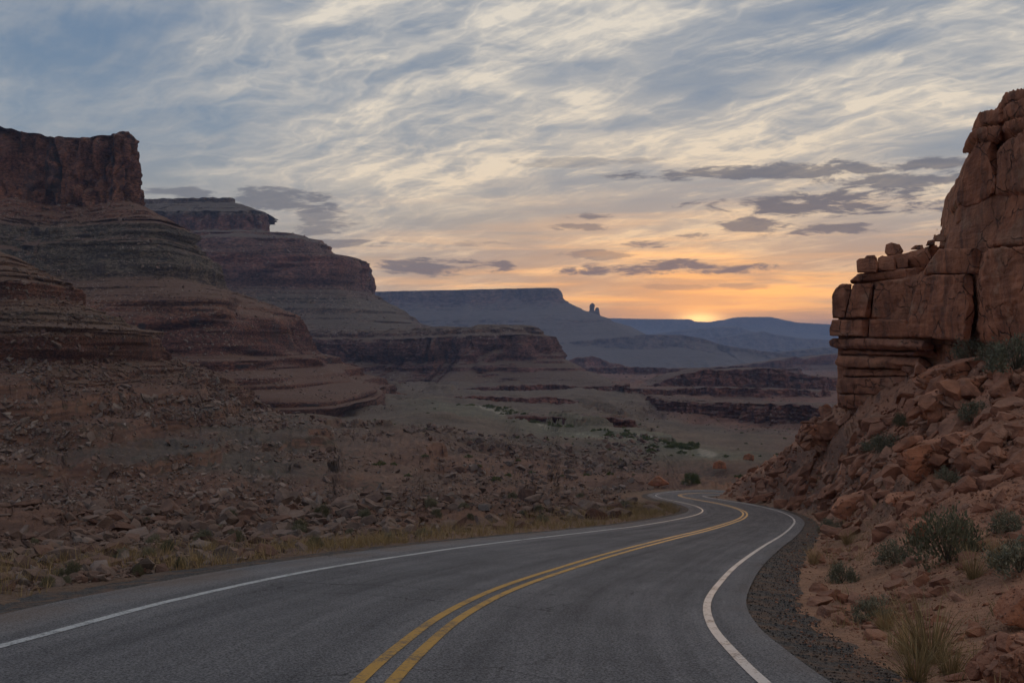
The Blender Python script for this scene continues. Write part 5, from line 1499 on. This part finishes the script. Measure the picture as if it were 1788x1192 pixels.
# straw grass along both verges
def verge_grass(name, lo_, hi_, n, y0_, y1_, seed, label, hgt):
    r = np.random.default_rng(seed)
    idx = np.where((RC[:, 1] > y0_) & (RC[:, 1] < y1_))[0]
    wt = 1.0 / (6 + RC[idx, 1]); wt /= wt.sum()
    j = r.choice(idx, n, p=wt); o = lo_ + (hi_ - lo_) * r.random(n) ** 1.3
    p = RC[j] + RN[j] * (o * (left_wide(RC[j, 1]) if lo_ < 0 else 1.0))[:, None] + r.normal(size=(n, 2)) * .25
    k = sstep(fbm(p[:, 0] / 2.2, p[:, 1] / 2.2, .4, 3), -.35, .25) > r.random(n)
    p = p[k]; z, of = ground_h(p[:, 0], p[:, 1])
    k = (of > 4.6) | (of < -4.75 * left_wide(p[:, 1]))
    p, z = p[k], z[k]
    protos = [blades(9, np.random.default_rng(seed + q), hgt, .0045, .5, .6, .06, 2) for q in range(5)]
    Vs, Fs, base = [], [], 0
    w = r.integers(0, 5, len(p))
    for q, (pv, pf) in enumerate(protos):
        i = np.where(w == q)[0]
        a = r.uniform(0, 6.28, len(i)); s_ = r.uniform(.5, 1.25, len(i)) * (1 + p[i, 1] * .012)
        ca, sa = np.cos(a)[:, None], np.sin(a)[:, None]
        X_ = (pv[None, :, 0] * ca - pv[None, :, 1] * sa) * s_[:, None] + p[i, 0][:, None]
        Y_ = (pv[None, :, 0] * sa + pv[None, :, 1] * ca) * s_[:, None] + p[i, 1][:, None]
        Z_ = pv[None, :, 2] * s_[:, None] + z[i][:, None] - .01
        Vs.append(np.stack([X_, Y_, Z_], -1).reshape(-1, 3))
        Fs.append((pf[None] + (np.arange(len(i)) * len(pv))[:, None, None] + base).reshape(-1, 3)); base += len(i) * len(pv)
    obj(name, mesh_np(name, np.vstack(Vs), np.vstack(Fs), smooth=False), M_STRAW, kind='stuff', label=label, cat='grass')
verge_grass('dry_grass', -4.9, -9.5, 5200, 6, 100, 81, 'dry straw grass along the left verge of the road', .34)
verge_grass('dry_grass', 4.9, 7.5, 700, 7, 90, 82, 'sparse straw grass along the right bank of the road', .26)
# loose gravel on the right shoulder
r = np.random.default_rng(91)
idx = np.where((RC[:, 1] > 5) & (RC[:, 1] < 40))[0]
wt = 1 / (3 + RC[idx, 1]) ** 1.5; wt /= wt.sum()
j = r.choice(idx, 3600, p=wt); o = r.uniform(3.5, 4.4, 3600)
pp = RC[j] + RN[j] * o[:, None]
zz = RZ[j] - .055 - .075 * (o - 3.45) / 1.3
rubble('gravel', np.c_[pp, zz, np.zeros((3600, 2)), np.ones(3600)], r.uniform(.005, .017, 3600) * (1 + RC[j, 1] * .02), M_GRAVEL, PROTO_T, 92, 'dark loose gravel stones on the right road shoulder', cat='gravel')

# ------------------------------------------------------------------ the air
def build_haze():
    m = bpy.data.materials.new('haze air'); m.use_nodes = True
    g = NT(m.node_tree)
    out = g.n('ShaderNodeOutputMaterial')
    pv = g.n('ShaderNodeVolumePrincipled')
    pv.inputs['Density Attribute'].default_value = ''
    pv.inputs['Color'].default_value = (0.44, 0.61, 1.0, 1)
    pv.inputs['Density'].default_value = 7.2e-5
    pv.inputs['Anisotropy'].default_value = 0.0
    g.t.links.new(pv.outputs[0], out.inputs['Volume'])
    bm = bmesh.new(); bmesh.ops.create_cube(bm, size=1.0)
    me = bpy.data.meshes.new('haze'); bm.to_mesh(me); bm.free()
    o = obj('haze', me, m, kind='stuff', label='pale blue evening haze filling the canyon', cat='haze')
    z0, z1 = -420.0, 335.0
    o.scale = (54000, 21000, z1 - z0); o.location = (0, 8600, (z0 + z1) / 2)
build_haze()
tris = 0
for me in {o.data for o in scene.objects if o.type == 'MESH'}:
    tris += sum(len(p.vertices) - 2 for p in me.polygons) if len(me.polygons) < 2000 else len(me.loops) - 2 * len(me.polygons)
print('done', round(time.time() - T0, 1), 'tris', tris, 'min z', V[..., 2].min())
